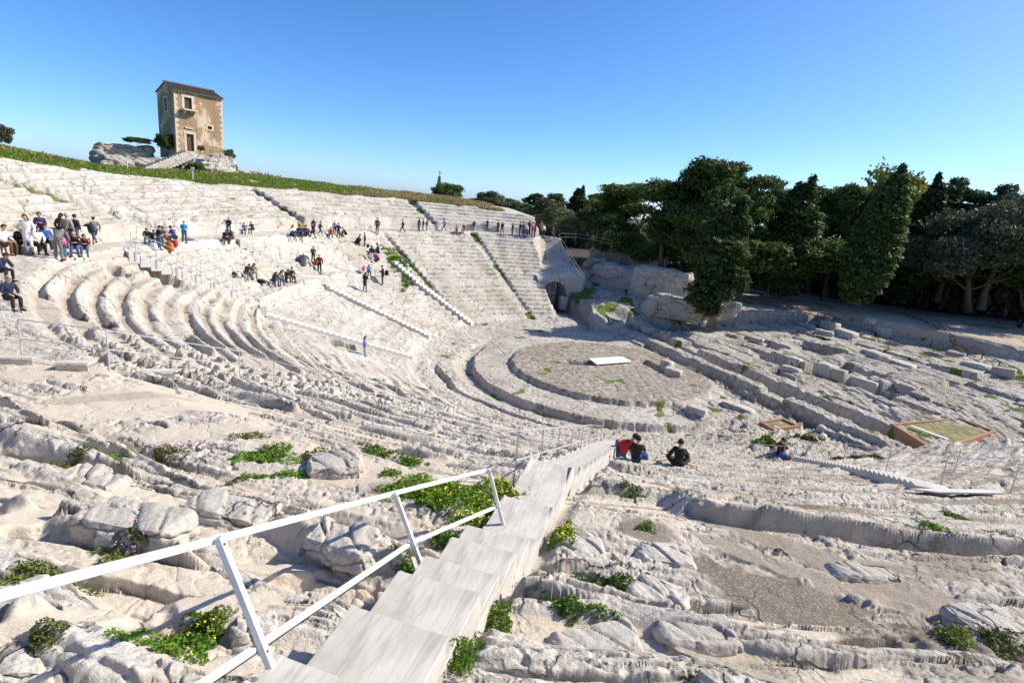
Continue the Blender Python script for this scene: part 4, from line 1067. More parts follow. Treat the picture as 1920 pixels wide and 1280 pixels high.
def trunk_mesh(seed, limbs=4, top=.7, rad=.022, bend=.05):
    rr = random.Random(seed); mb = MB()
    p = [Vector((bend * math.sin(t * 3) , bend * math.cos(t * 2.2) - bend, t * top - .03)) for t in (0, .2, .4, .6, .8, 1)]
    mb.tube(p, [rad * 1.4, rad, rad * .85, rad * .7, rad * .5, rad * .25], 7)
    for i in range(limbs):
        k = rr.choice([2, 3, 3, 4]); a = rr.uniform(0, 6.28); L_ = rr.uniform(.14, .28)
        q = p[k]; mid = q + Vector((math.cos(a) * L_ * .5, math.sin(a) * L_ * .5, L_ * .45)); e = q + Vector((math.cos(a) * L_, math.sin(a) * L_, L_ * .8))
        mb.tube([q, mid, e], [rad * .5, rad * .35, rad * .15], 5)
    me = bpy.data.meshes.new("trunk"); me.from_pydata(mb.v, [], mb.f)
    for f in me.polygons: f.use_smooth = True
    me.materials.append(M_BARK); return me
M_CYP_L = leaf_mat("lighter_cypress_foliage", (0.061, 0.101, 0.024), (0.128, 0.182, 0.049), .25)  # lighter green that sets one cypress apart from its neighbours
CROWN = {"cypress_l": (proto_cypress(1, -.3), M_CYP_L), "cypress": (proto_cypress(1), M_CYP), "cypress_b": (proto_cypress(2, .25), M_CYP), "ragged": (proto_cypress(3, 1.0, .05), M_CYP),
         "umbrella": (proto_pine(4, umbrella_blobs(4)), M_PINE), "pine": (proto_pine(5, tall_pine_blobs(5)), M_PINE), "pine_b": (proto_pine(6, tall_pine_blobs(8)), M_PINE),
         "round": (proto_round(7), M_OAK), "spread": (proto_spread(8), M_OAK), "spread_b": (proto_spread(9), M_OAK), "fir": (proto_pine(10, fir_blobs(3), 18000, .015), M_CYP),
         "olive": (proto_round(11, 16000, .018), M_OLIVE), "yellow": (proto_round(12, 9000, .024, .9), M_YEL), "bush": (proto_round(13, 9000, .028, .75), M_PINE)}
for k_, (me_, m_) in CROWN.items(): me_.materials.append(m_)
TRUNK = {k_: trunk_mesh(i + 20, 5 if k_ in ("spread", "spread_b", "round", "umbrella", "pine", "pine_b", "olive", "yellow") else 0,
         {"umbrella": .86, "pine": .8, "pine_b": .8, "cypress": .6, "cypress_l": .6, "cypress_b": .6, "ragged": .55, "fir": .6, "spread": .6, "spread_b": .6, "round": .6, "olive": .55, "yellow": .6, "bush": .4}.get(k_, .9), {"spread": .028, "spread_b": .028, "bush": .012}.get(k_, .02), .012 if k_ in ("cypress", "cypress_l", "cypress_b", "ragged", "fir") else .05) for i, k_ in enumerate(CROWN)}
def tree(kind, base, h, wfac, label, name="tree", cat="tree", group=None, lean=(0, 0), rz=None, dfac=None):
    root = empty(name, base, rnd.uniform(0, 6.28) if rz is None else rz, label, cat, group)
    root.rotation_euler = (lean[0], lean[1], rnd.uniform(0, 6.28) if rz is None else rz)
    root.scale = (h * wfac, h * (dfac or wfac), h)
    for nm, me in (("trunk", TRUNK[kind]), ("crown", CROWN[kind][0])):
        o = bpy.data.objects.new(nm, me); COL.objects.link(o); o.parent = root
    return root
def tree_px(kind, bx, by, D, top_y, wfac, label, name="tree", group=None, zadj=0.0, lean=(0, 0), rz=None, cat="tree"):
    b = at_dist(bx, by, D); h = height_at(b, by - top_y) / {"pine": 1.06, "pine_b": 1.06, "cypress": 1.03, "cypress_l": 1.03, "cypress_b": 1.05, "ragged": 1.07, "umbrella": 1.03, "fir": 1.02}.get(kind, .98)
    return tree(kind, b + Vector((0, 0, zadj)), h, wfac, label, name, cat, group, lean, rz)
TG = "trees of the dark grove beyond the stage"
# foreground and middle of the grove
tree_px("ragged", 1332, 588, 66, 345, 1.75, "dark ragged cypress growing from the rock beside the sandy terrace", "cypress_tree", TG, lean=(0, .03))
tree_px("pine", 1290, 545, 80, 300, 1.15, "tallest broad pine behind the ragged cypress", "pine_tree", TG)
tree_px("pine_b", 1360, 540, 85, 302, 1.05, "dense pine with its crown just right of the tallest pine", "pine_tree", TG)
tree_px("pine_b", 1240, 510, 83, 335, 1.5, "pine with a bare leaning trunk left of the tallest pine", "pine_tree", TG, lean=(0, -.12))
tree_px("umbrella", 1200, 500, 87, 345, 1.5, "pine with a low spreading crown at the left end of the dark grove", "pine_tree", TG)
tree_px("pine", 1150, 490, 97, 350, 1.7, "dark pine standing behind the quarried rocks", "pine_tree", TG)
tree_px("cypress_b", 1455, 548, 88, 330, 2.0, "leaning dark cypress with a forked tip", "cypress_tree", TG, lean=(0, .10))
tree_px("pine", 1545, 556, 98, 345, 1.0, "bushy conifer between the forked cypress and the smooth leaning cypress", "pine_tree", TG)
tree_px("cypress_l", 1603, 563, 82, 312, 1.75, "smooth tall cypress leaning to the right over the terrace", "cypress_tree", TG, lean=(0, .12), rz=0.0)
tree_px("cypress_b", 1585, 560, 97, 350, 1.3, "slim cypress half hidden behind the smooth leaning cypress", "cypress_tree", TG, lean=(0, .07), rz=0.0)
tree_px("cypress", 1690, 560, 101, 330, 1.45, "narrow dark cypress right of the smooth leaning one", "cypress_tree", TG, lean=(0, .06), rz=0.0)
tree_px("fir", 1755, 560, 106, 338, 1.3, "dark fir with a starry top behind the oaks", "fir_tree", TG)
tree_px("fir", 1812, 560, 106, 348, 1.5, "second dark fir rising behind the oaks near the right edge", "fir_tree", TG)
tree_px("yellow", 1628, 560, 111, 325, .8, "yellow green treetop behind the smooth leaning cypress", "broadleaf_tree", TG)
tree_px("pine_b", 1515, 550, 106, 345, 1.1, "pine in the gap between the forked cypress and the bushy conifer", "pine_tree", TG)
tree_px("pine", 1425, 545, 102, 352, 1.0, "pine in the gap left of the forked cypress", "pine_tree", TG)
tree_px("spread", 1760, 576, 110, 395, 1.1, "broad grey green oak at the edge of the sandy terrace", "oak_tree", TG)
tree_px("spread_b", 1815, 580, 98, 420, 1.35, "nearest low oak with a dark trunk on the sandy terrace", "oak_tree", TG)
tree_px("spread", 1890, 580, 110, 375, 1.1, "tall dusty oak at the right edge of the picture", "oak_tree", TG)
tree_px("spread_b", 1690, 568, 114, 395, 1.0, "dark oak in the shade behind the narrow cypress", "oak_tree", TG)
tree_px("spread", 1840, 575, 98, 365, 1.0, "oak in the back row under the two firs", "oak_tree", TG)
# low dark undergrowth that closes the grove
UG = "dark undergrowth below the grove"
for i, (x, y, D, t, w) in enumerate(((1150, 500, 80, 430, 1.5), (1215, 515, 78, 440, 1.5), (1400, 540, 74, 445, 1.4), (1440, 545, 78, 440, 1.5), (1500, 550, 80, 440, 1.5), (1545, 552, 96, 470, 1.5), (1640, 555, 100, 470, 1.4),
                                   (1660, 560, 92, 450, 1.5), (1720, 565, 96, 440, 1.5), (1780, 570, 98, 440, 1.6), (1850, 575, 98, 440, 1.6), (1920, 580, 95, 440, 1.6), (1275, 520, 82, 430, 1.4), (1340, 535, 86, 430, 1.4), (1990, 590, 95, 440, 1.6))):
    q = at_dist(x, y, D * 1.12); tree("bush", q, height_at(q, y - t) / .9, w, "dark leafy shrub in the shade below the grove", "shrub", "shrub", UG)
# distance
BG = "distant trees behind the far end of the seats"
tree_px("cypress_b", 1078, 440, 118, 348, 2.1, "dense oval cypress standing alone behind the far end of the seats", "cypress_tree", BG, lean=(0, .03))
for x, y, D, t, kd, w, lb in ((1042, 448, 100, 388, "olive", 1.6, "pale olive bush behind the crowd at the end of the walkway"), (1020, 440, 108, 372, "olive", 1.4, "olive tree left of the dense oval cypress"),
                          (1115, 455, 100, 385, "olive", 1.2, "yellowish olive between the oval cypress and the dark grove"), (1000, 425, 160, 362, "pine", 1.3, "round pine on the skyline left of the oval cypress"),
                          (1035, 430, 150, 360, "pine_b", 1.4, "dark pine touching the oval cypress"), (1120, 440, 150, 362, "pine", 1.6, "pine on the skyline right of the oval cypress"),
                          (920, 405, 190, 358, "round", 1.5, "broad topped pine on the skyline above the dry grass"), (960, 410, 200, 372, "round", 1.5, "low round tree on the skyline beside the broad topped pine"),
                          (890, 400, 210, 370, "round", 1.5, "low distant tree beside the grassy slope"), (980, 420, 140, 380, "pine_b", 1.5, "green pine in front of the skyline trees"),
                          (1090, 450, 125, 400, "bush", 1.8, "bushy tree at the foot of the oval cypress"), (1150, 460, 120, 372, "pine_b", 1.3, "pine at the left end of the grove, further back"),
                          (1060, 452, 92, 405, "olive", 1.5, "olive right behind the railing at the end of the walkway")):
    tree_px(kd, x, y, D, t, w, lb, "olive_tree" if kd == "olive" else "distant_tree", BG)
tree_px("bush", 838, 385, 120, 341, 1.5, "dark umbrella pine on the grassy hilltop beside the stone spire", "pine_tree", None)
tree_px("round", 0, 285, 75, 228, .9, "dark shrubby tree cut off by the left edge on the hilltop", "tree", None)
# bushes at the house
for x, y, z, h, w, lb in ((6.6, .6, -1.5, 2.4, 1.0, "rounded green bush at the right corner of the ochre house"), (-.6, 1.6, -1.2, 3.2, .9, "ivy like shrub climbing the shaded gable of the ochre house"),
                      (-3.6, 2.4, -.3, 1.2, 3.0, "dark hedge growing on the ruined wall"), (1.2, -3.6, -3.9, 2.6, 1.3, "dark bush in the hollow below the stone steps"), (3.0, -3.8, -4.2, 2.0, 1.6, "low bush at the foot of the rounded boulder"),
                      (9.6, -1.0, -3.6, 1.3, 1.8, "low scrub on the crumbling slope right of the house"), (2.5, -1.2, -.4, 1.1, .9, "weedy bush beside the door of the ochre house")):
    tree("bush", TOWER + TW(x, y, z), h, w, lb, "shrub", "shrub", "shrubs around the house on the rock")
# the far-off wood that closes the view under the crowns
def far_wood():
    rs_ = np.random.RandomState(5); n = 75000
    az_ = np.radians(np.where(rs_.uniform(0, 1, n) < .2, rs_.uniform(-5, 8, n), rs_.uniform(8, 75, n))); d_ = rs_.uniform(108, 128, n) + np.where(az_ < np.radians(8), 45, 0); hgt = 6.5 + 2.5 * fbm(np.degrees(az_) * .35, d_ * .02, 900, 3)
    X = d_ * np.sin(az_); Y = d_ * np.cos(az_); Z = 2.6 + rs_.uniform(0, 1, n) * hgt
    P = np.stack([X, Y, Z], 1); nn = np.stack([-np.sin(az_), -np.cos(az_), .4 + 0 * az_], 1)
    V, F = leaf_quads(P, nn, .55, rs_, .2); o = link_mesh("far_wood", np_mesh("far_wood", V, F, smooth=False), M_OAK); tag(o, "dark wood closing the view behind the trunks of the grove", "wood", None, "stuff")
far_wood()
# stone spire on the skyline
def spire():
    b = at_dist(822, 372, 125); h = height_at(b, 372 - 322)
    root = empty("stone_spire", b, 0, "thin grey stone spire with a cross behind the umbrella pine", "monument")
    mb = MB(); w = height_at(b, 15)
    mb.add([(-w / 2, -w / 2, -1), (w / 2, -w / 2, -1), (w / 2, w / 2, -1), (-w / 2, w / 2, -1), (-w * .14, -w * .14, h * .8), (w * .14, -w * .14, h * .8), (w * .14, w * .14, h * .8), (-w * .14, w * .14, h * .8)],
           [(0, 3, 2, 1), (4, 5, 6, 7), (0, 1, 5, 4), (1, 2, 6, 5), (2, 3, 7, 6), (3, 0, 4, 7)]); mb.build("shaft", M_ROCK_D, root)
    mb = MB(); mb.bar((0, 0, h * .8), (0, 0, h), .12); mb.bar((-.3, 0, h * .92), (.3, 0, h * .92), .1); mb.build("cross", M_DWOOD, root)
spire()
# ------------------------------------------------------------------ loose blocks and rocks
BLK = []
for sd in range(6):
    rr = random.Random(60 + sd); v_, f_ = hex_solid(1, 1, 1, rr, .06, .10)
    bm = bmesh.new(); vs = [bm.verts.new(v) for v in v_]
    for f in f_: bm.faces.new([vs[i] for i in f])
    bmesh.ops.recalc_face_normals(bm, faces=bm.faces)
    bmesh.ops.bevel(bm, geom=list(bm.edges), offset=.05, segments=1, affect='EDGES')
    bmesh.ops.triangulate(bm, faces=bm.faces); bmesh.ops.subdivide_edges(bm, edges=bm.edges, cuts=2, use_grid_fill=True); bm.normal_update()
    for v in bm.verts:
        c = v.co; h = float(fbm(np.array([c.x * 3 + c.z * 2 + sd]), np.array([c.y * 3 - c.z]), 600 + sd, 3)[0]); v.co = c + v.normal * h * .07
    me = bpy.data.meshes.new("stone_block"); bm.to_mesh(me); bm.free()
    for q in me.polygons: q.use_smooth = True
    me.materials.append(M_ROCK if sd % 3 else M_ROCK_D); BLK.append(me)
def block(p, s, rz, label, group, name="stone_block", i=None):
    o = bpy.data.objects.new(name, BLK[(rnd.randrange(6) if i is None else i)]); COL.objects.link(o)
    o.location = p; o.scale = s; o.rotation_euler = (rnd.uniform(-.05, .05), rnd.uniform(-.05, .05), rz)
    return tag(o, label, "stone block", group)
STG = math.atan2(-.92, .39)
SBG = "loose cut stones of the stage ruins"
for (x, y, w, d, h, a_, lb) in ((1490, 684, 1.1, 1.0, .8, .2, "cube shaped stone lying in the trench beside a flat slab"), (1483, 693, 1.6, .9, .35, .4, "flat slab lying in the trench under a cube shaped stone"),
    (1547, 700, 1.7, 1.3, 1.0, .1, "large squared block at the rim of the deep trench"), (1572, 706, 1.1, .9, .7, .3, "smaller block leaning beside the large squared block"),
    (1536, 601, 2.6, 1.6, .8, .1, "long block at the back edge of the stage ruins near the terrace"), (1510, 616, 2.0, 1.2, .7, .1, "single pale block in front of the long block near the terrace"),
    (1556, 615, 2.2, 1.4, .9, -.1, "tilted block right of the single pale block"), (1585, 631, 2.3, 1.4, .8, .1, "wide low block with the moss behind it"), (1546, 626, 2.2, 1.2, .5, .2, "low flat block left of the wide low block"),
    (1655, 625, 2.0, 1.4, .9, .0, "block standing by itself below the terrace wall"), (1632, 603, 1.4, 1.1, .6, .4, "small block leaning against the foot of the terrace wall"), (1700, 640, 2.6, 1.6, .4, .1, "flat slab lying before the terrace wall"),
    (1246, 632, .9, .8, .7, .5, "roundish stone on the ridge at the far side of the orchestra"), (1215, 622, 1.2, .9, .6, .2, "dark worn stone left of the roundish stone"),
    (1305, 775, 1.5, .9, .6, .5, "rough stone at the near rim of the orchestra"), (1383, 766, 2.4, 1.2, .4, .35, "flat broken slab beside the rim of the orchestra"),
    (1622, 727, 2.3, 1.6, .9, .1, "smooth ochre block between two trenches"), (1470, 612, 1.6, 1.1, .6, .2, "low stone on the upper paving left of the long block"),
    (1640, 672, 2.6, 1.4, .8, -.2, "shaped stone on the right paving with a dark side"), (1690, 690, 2.2, 1.6, .7, .1, "broad stone on the right paving near the square holes"),
    (1420, 640, 1.5, 1.0, .5, .3, "worn stone on the ridge in the middle of the ruins"), (1250, 690, 1.1, .9, .8, .2, "upright broken stone beside the rough hollow of the orchestra"), (1262, 702, 1.4, .8, .6, .6, "split stone at the end of the rough hollow"),
    (1830, 690, 2.2, 1.4, .6, .1, "low rock on the right below the terrace wall"), (1880, 700, 1.8, 1.2, .6, .4, "jagged rock at the right edge below the terrace wall"), (1790, 668, 1.6, 1.0, .6, .2, "mossy rock in the ditch below the terrace wall")):
    p_ = at(x, y); block(p_ - Vector((0, 0, .08)), (w, d, h), STG + a_, lb, SBG)
# free boulders and slabs of the foreground
def foreground_rocks():
    for i, (x, y, w, d, h, rz, lb) in enumerate(((628, 880, .95, .8, .55, .3, "squarish pale block beside the green patches in the middle left"), (1850, 1180, 1.0, .55, .42, .1, "big rounded boulder at the lower right edge above the straggling plants"),
        (1235, 1122, .75, .5, .30, -.2, "flat topped block at the left end of the brown cobbled patch"), (1120, 1215, .9, .45, .26, .35, "long slab leaning at the bottom right of the staircase"), (1310, 1190, .8, .4, .22, .15, "low slab in the middle of the lower right foreground"),
        (260, 985, 1.1, .55, .30, -.15, "long low slab in the left foreground above the pink flowers"), (430, 960, 1.2, .6, .30, -.2, "broad slab in the left foreground behind the top rail"), (480, 1180, .34, .3, .22, .4, "small rounded stone under the timber handrail by the bright weeds"),
        (640, 1020, .9, .5, .32, -.3, "rough slab between the handrail and the largest flowering patch"), (45, 1250, .5, .4, .22, .2, "pale stone in the lower left corner"), (1085, 1030, .7, .5, .3, .2, "rugged rock right of the flowering plants at the staircase"), (1250, 1050, .8, .45, .3, -.1, "hollowed rock at the head of the brown path on the right"),
        (1620, 1075, 1.0, .4, .2, .05, "thin ledge of rock lying across the brown path on the right"), (175, 900, .9, .5, .25, -.2, "worn pale stone beside the thin green strip at the left"))):
        h *= .62; v_, f_ = hex_solid(w * 1.1, d * 1.1, h, random.Random(300 + i), .16, .14); p = at(x, y) - Vector((0, 0, h * .30))
        o = noisy_solid("boulder", v_, f_, 9, .05, 2.6, M_ROCK, None, 320 + i, tuple(p)); o.rotation_euler = (0, 0, rz); tag(o, lb, "rock", "loose rocks of the foreground")
foreground_rocks()
# heap at the foot of the ragged cypress
for (x, y, s, lb) in ((1348, 582, (1.6, 1.3, 1.5), "upright stone at the foot of the ragged cypress"), (1368, 580, (1.3, 1.1, .9), "stone on the right of the heap under the ragged cypress"), (1357, 568, (1.2, 1.0, 1.9), "topmost stone of the heap under the ragged cypress"), (1380, 572, (1.1, .9, .8), "small stone at the right end of the heap under the ragged cypress")):
    block(at_dist(x, y + 8, 69), s, rnd.uniform(0, 3), lb, "heap of stones under the ragged cypress", i=1)
# quarried cliff behind the far end of the seats
def cliff(px, py, D, w_, d_, h_, rz, seed, label, m_=M_ROCK_M, amp=.34, sub=8, fr=.5):
    v_, f_ = hex_solid(w_, d_, h_, random.Random(seed), .08, .10)
    b = at_dist(px, py, D)
    o = noisy_solid("quarried_rock", v_, f_, sub, amp, fr, m_, None, seed, tuple(b)); o.rotation_euler = (0, 0, rz)
    return tag(o, label, "rock", "quarried rocks behind the far end of the seats")
cliff(1180, 566, 79, 12.0, 5.0, 5.0, -.35, 21, "broad cut rock face under the pines behind the orchestra")
cliff(1150, 500, 90, 8.0, 4.0, 3.6, -.2, 22, "straight cut wall behind the broad rock face", M_ROCK_D)
cliff(1235, 560, 75, 8.5, 3.6, 3.8, -.45, 23, "lower shelf of rock stepping down to the ragged cypress")
cliff(1265, 588, 69, 7.5, 3.5, 1.9, -.5, 24, "low cut rock along the edge of the stage left of the ragged cypress")
cliff(1130, 588, 76, 5.0, 3.0, 1.3, .1, 25, "rounded boulder right of the arched opening")
cliff(1165, 592, 70, 4.0, 2.6, 1.0, -.3, 26, "low boulder in the shade at the back of the orchestra")
cliff(1215, 495, 88, 6.0, 4.0, 3.4, -.3, 27, "grassy topped rock under the leaning pine")
cliff(1110, 520, 84, 3.0, 3.0, 2.6, .2, 28, "narrow rock behind the corner of the seats", M_ROCK_D)
cliff(1100, 596, 75, 2.6, 2.0, .9, .5, 29, "small boulder below the corner of the seats")
# ------------------------------------------------------------------ corner of the seats with the arched opening
def arch_wall():
    # stands on the face of the seats at the far end: local x to the right, y inwards
    xa, ya = plane_at(1003, 572, 1.0); xb, yb = plane_at(1096, 572, 1.0)
    A = Vector((xa, ya, 0)); B = Vector((xb, yb, 0)); w = (B - A).length; rx = (B - A).normalized(); ry = Vector((-rx.y, rx.x, 0))
    root = empty("arched_rock_wall", (A.x, A.y, 1.0), 0, "rock cut corner wall of the seats with a dark arched opening", "wall")
    def W(x, y, z): return rx * x + ry * y + Vector((0, 0, z))
    h = 3.7; ax0, ax1 = w * .10, w * .60; cxm = (ax0 + ax1) / 2; rad = (ax1 - ax0) / 2; sp = 1.25; dep = 5.0
    pts = [(0, -.9), (ax0, -.9), (ax0, sp)] + [(cxm - rad * math.cos(t * math.pi / 12), sp + rad * .95 * math.sin(t * math.pi / 12)) for t in range(1, 12)] + [(ax1, sp), (ax1, -.9), (w, -.9), (w + .1, h * .6), (w - .1, h + .5), (w * .6, h + .62), (w * .3, h + .3), (-.5, h - .1)]
    bm = bmesh.new(); n = 40
    # front face as a fine grid, with the opening left out, roughened
    nx, nz = 46, 46; vg = {}
    def inside(x, z):
        if not (ax0 < x < ax1): return False
        if z < sp: return True
        return ((x - cxm) / rad) ** 2 + ((z - sp) / (rad * .95)) ** 2 < 1
    def topz(x): return float(np.interp(x / w, [0, .3, .6, 1], [h - .1, h + .25, h + .5, h + .45]))
    def fz(i, j):
        x = w * i / nx; z = -.9 + (topz(x) + .9) * j / nz; return x, z
    for i in range(nx + 1):
        for j in range(nz + 1):
            x, z = fz(i, j); e = float(fbm(np.array([x * .8 + 3]), np.array([z * .8]), 700, 4)[0]) * .22
            curve = .5 * max(0, (x / w - .85) / .15) ** 2 + .35 * max(0, (j / nz - .88) / .12) ** 2
            vg[i, j] = bm.verts.new(W(x, e + curve, z))
    for i in range(nx):
        for j in range(nz):
            x, z = fz(i + .5, j + .5)
            if not inside(x, z): bm.faces.new((vg[i, j], vg[i + 1, j], vg[i + 1, j + 1], vg[i, j + 1]))
    # right return and top sloping back
    for j in range(nz):
        a = vg[nx, j]; b = vg[nx, j + 1]
        c = bm.verts.new(b.co + ry * 6 + rx * .5); d = bm.verts.new(a.co + ry * 6 + rx * .8); bm.faces.new((a, d, c, b))
    for i in range(nx):
        a = vg[i, nz]; b = vg[i + 1, nz]; c = bm.verts.new(b.co + ry * 5.5 + Vector((0, 0, .9))); d = bm.verts.new(a.co + ry * 5.5 + Vector((0, 0, .9))); bm.faces.new((a, b, c, d))
    me = bpy.data.meshes.new("rock_face"); bm.to_mesh(me); bm.free()
    for q in me.polygons: q.use_smooth = True
    link_mesh("rock_face", me, M_ROCK, root)
    # tunnel behind the arch
    mb = MB(); prof = [(ax0 - .08, -.9), (ax0 - .08, sp)] + [(cxm - (rad + .08) * math.cos(t * math.pi / 12), sp + (rad + .08) * .95 * math.sin(t * math.pi / 12)) for t in range(1, 12)] + [(ax1 + .08, sp), (ax1 + .08, -.9)]
    vs = [W(x, -.02, z) for x, z in prof] + [W(x, dep, z) for x, z in prof]; m_ = len(prof)
    mb.add(vs, [(i, i + 1, i + 1 + m_, i + m_) for i in range(m_ - 1)] + [tuple(range(m_, 2 * m_))]); mb.build("tunnel", M_ROCK_D, root)
    # grille
    mb = MB()
    for i in range(8):
        x = ax0 + .12 + i * (rad * 1.15) / 7; zt = sp + rad * .95 * math.sqrt(max(.02, 1 - ((x - cxm) / rad) ** 2))
        mb.bar(W(x, .5, -.4), W(x, .5, zt), .05)
    mb.bar(W(ax0, .52, .5), W(ax0 + rad * 1.3, .52, .5), .05); mb.bar(W(ax0, .52, 1.5), W(ax0 + rad * 1.3, .52, 1.5), .05)
    mb.build("grille", M_STEEL, root)
    # boulder in the opening
    p = Vector((A.x, A.y, 1.0)) + W(ax1 - .45, -.1, -.1)
    block(p, (1.0, .9, 1.25), .4, "pinkish boulder lying in the mouth of the arched opening", None, "boulder", 1)
    return root
arch_wall()
def horn_rails():
    def lev(l, z): return [Vector((*plane_at(x, y, z_), z_)) for (x, y), z_ in zip(l, z)]
    railing("steel_handrail", lev([(1046, 456), (1060, 478), (1074, 503), (1090, 528)], [9.1, 7.9, 6.7, 5.5]), .95, "steel handrail going down the corner of the far end of the seats", RG_, w=.028, rails=(1.0, .55), mat=M_IRON)
    railing("steel_handrail", lev([(1048, 453), (1078, 453), (1110, 457), (1146, 466)], [9.1, 9.1, 9.0, 8.7]), .95, "steel handrail closing the end of the walkway beside the olives", RG_, w=.028, rails=(1.0, .55), mat=M_IRON)
    railing("rope_barrier", [at(x, y) for x, y in ((690, 436), (720, 434), (760, 431), (800, 428), (840, 428), (880, 430), (905, 431))], .9, "low rope barrier along the walkway wall behind the walking people", None, w=.03, rails=(1.0,), mat=M_WPAINT)
horn_rails()
# ------------------------------------------------------------------ brick edged beds, board over the pit, small things
def brick_bed(pxs, z, label, plank=None, h=.35, t=.18):
    P_ = [Vector((*plane_at(x, y, z), z)) for x, y in pxs]; c = sum(P_, Vector()) / len(P_)
    zz = float(np.median([gz(q.x, q.y) for q in P_])); zz = min(zz, z + .2) - .1
    root = empty("brick_bed", (c.x, c.y, zz), 0, label, "planting bed")
    for i in range(len(P_)):
        a, b = P_[i], P_[(i + 1) % len(P_)]; d = (b - a).normalized()
        mb = MB(); mb.bar(Vector((a.x, a.y, zz)) - Vector(root.location) + d * (t / 2), Vector((b.x, b.y, zz)) - Vector(root.location) + d * (t / 2), t, .5); mb.build("brick_border", M_BRICK, root, bevel=.015)
    mb = MB(); mb.add([(q.x - c.x, q.y - c.y, .12) for q in P_], [tuple(range(len(P_)))]); mb.build("soil", M_SOIL, root)
    if plank:
        a = Vector((*plane_at(*plank[0], z), 0)) - Vector((c.x, c.y, 0)); b = Vector((*plane_at(*plank[1], z), 0)) - Vector((c.x, c.y, 0))
        mb = MB(); mb.bar(a + Vector((0, 0, .29)), b + Vector((0, 0, .29)), .3, .06); mb.build("plank", M_WSTEP, root)
brick_bed([(1676, 785), (1800, 774), (1866, 798), (1790, 822), (1748, 828)], 1.3, "orange brick edged bed with mossy soil on the right of the ruins", ((1710, 790), (1780, 815)))
brick_bed([(1430, 776), (1470, 770), (1500, 783), (1452, 788)], .5, "small low brick frame at the edge of the orchestra", None)
def pit_cover():
    P_ = [Vector((*plane_at(x, y, .16), .16)) for x, y in ((1104, 672), (1166, 668.5), (1184, 678), (1119, 683))]
    c = sum(P_, Vector()) / 4; root = None
    mb = MB(); mb.add([q - c + Vector((0, 0, s)) for s in (-.03, .03) for q in P_], [(3, 2, 1, 0), (4, 5, 6, 7), (0, 1, 5, 4), (1, 2, 6, 5), (2, 3, 7, 6), (3, 0, 4, 7)])
    o = mb.build("cover_board", M_WHITE); o.location = c; tag(o, "pale flat board half covering a pit in the orchestra floor", "board")
pit_cover()
def slab_px(pxs, zoff, thick, name, mat, label, cat):
    P_ = [at(x, y) for x, y in pxs]; z = max(q.z for q in P_) + zoff; c = sum(P_, Vector()) / len(P_); c.z = z
    mb = MB(); n = len(P_); mb.add([Vector((q.x - c.x, q.y - c.y, s)) for s in (-thick, 0) for q in P_], [tuple(range(n))[::-1], tuple(range(n, 2 * n))] + [(i, (i + 1) % n, (i + 1) % n + n, i + n) for i in range(n)])
    o = mb.build(name, mat); o.location = c; return tag(o, label, cat)
def ramp_board(px, py, w, d, rz, label):
    p = cone_at(px, py, .0); root = empty("wooden_ramp", p, rz, label, "ramp", "small wooden ramps on the worn rows at the left")
    mb = MB(); mb.box((0, 0, .12), (w, d, .03), 0, Matrix.Rotation(-.12, 3, 'X')); mb.build("deck", M_PLY, root, bevel=.005)
    mb = MB(); mb.box((0, -d / 2 + .03, .03), (w * .96, .025, .14)); mb.build("front_board", M_PLY, root)
ramp_board(30, 678, .85, .4, .3, "small wooden ramp at the left edge below the first post of the white handrail")
ramp_board(143, 688, .7, .4, .2, "small wooden ramp between two posts of the white handrail")
ramp_board(282, 703, 1.3, .45, .3, "longest wooden ramp, right of the second post of the white handrail")
def banner():
    p = [cone_at(x, y, .10) for x, y in ((1705, 915), (1868, 917), (1882, 924), (1760, 922))]
    c = sum(p, Vector()) / 4; mb = MB(); z = sum(q.z for q in p) / 4
    mb.add([Vector((q.x - c.x, q.y - c.y, q.z - c.z + s)) for s in (-.04, 0) for q in p], [(3, 2, 1, 0), (4, 5, 6, 7), (0, 1, 5, 4), (1, 2, 6, 5), (2, 3, 7, 6), (3, 0, 4, 7)])
    o = mb.build("white_platform", M_WSTEP); o.location = c; tag(o, "pale board at the foot of the concrete steps on the right", "board")
banner()
def litter_bin():
    p = at(568, 497); root = empty("litter_bin", p, 0, "dark grey litter bin standing on the rows left of the two men", "bin"); 
    mb = MB(); n = 14
    for (r0, z0), (r1, z1) in zip(((.26, 0), (.32, .8)), ((.32, .8), (.32, .8))):
        pass
    vs = [(r_ * math.cos(2 * math.pi * i / n), r_ * math.sin(2 * math.pi * i / n), z_) for (r_, z_) in ((.27, -.05), (.33, .85), (.30, .85), (.25, .1)) for i in range(n)]
    fs = [(k * n + i, k * n + (i + 1) % n, (k + 1) * n + (i + 1) % n, (k + 1) * n + i) for k in range(3) for i in range(n)] + [tuple(range(3 * n, 4 * n))]
    mb.add(vs, fs); mb.build("body", simple_mat("grey_plastic", (.09, .10, .10), .6, .1), root)
    mb = MB(); mb.tube([(.33 * math.cos(t * math.pi / 7), .33 * math.sin(t * math.pi / 7), .86) for t in range(15)], .025, 5); mb.build("rim", M_SHUT, root)
litter_bin()
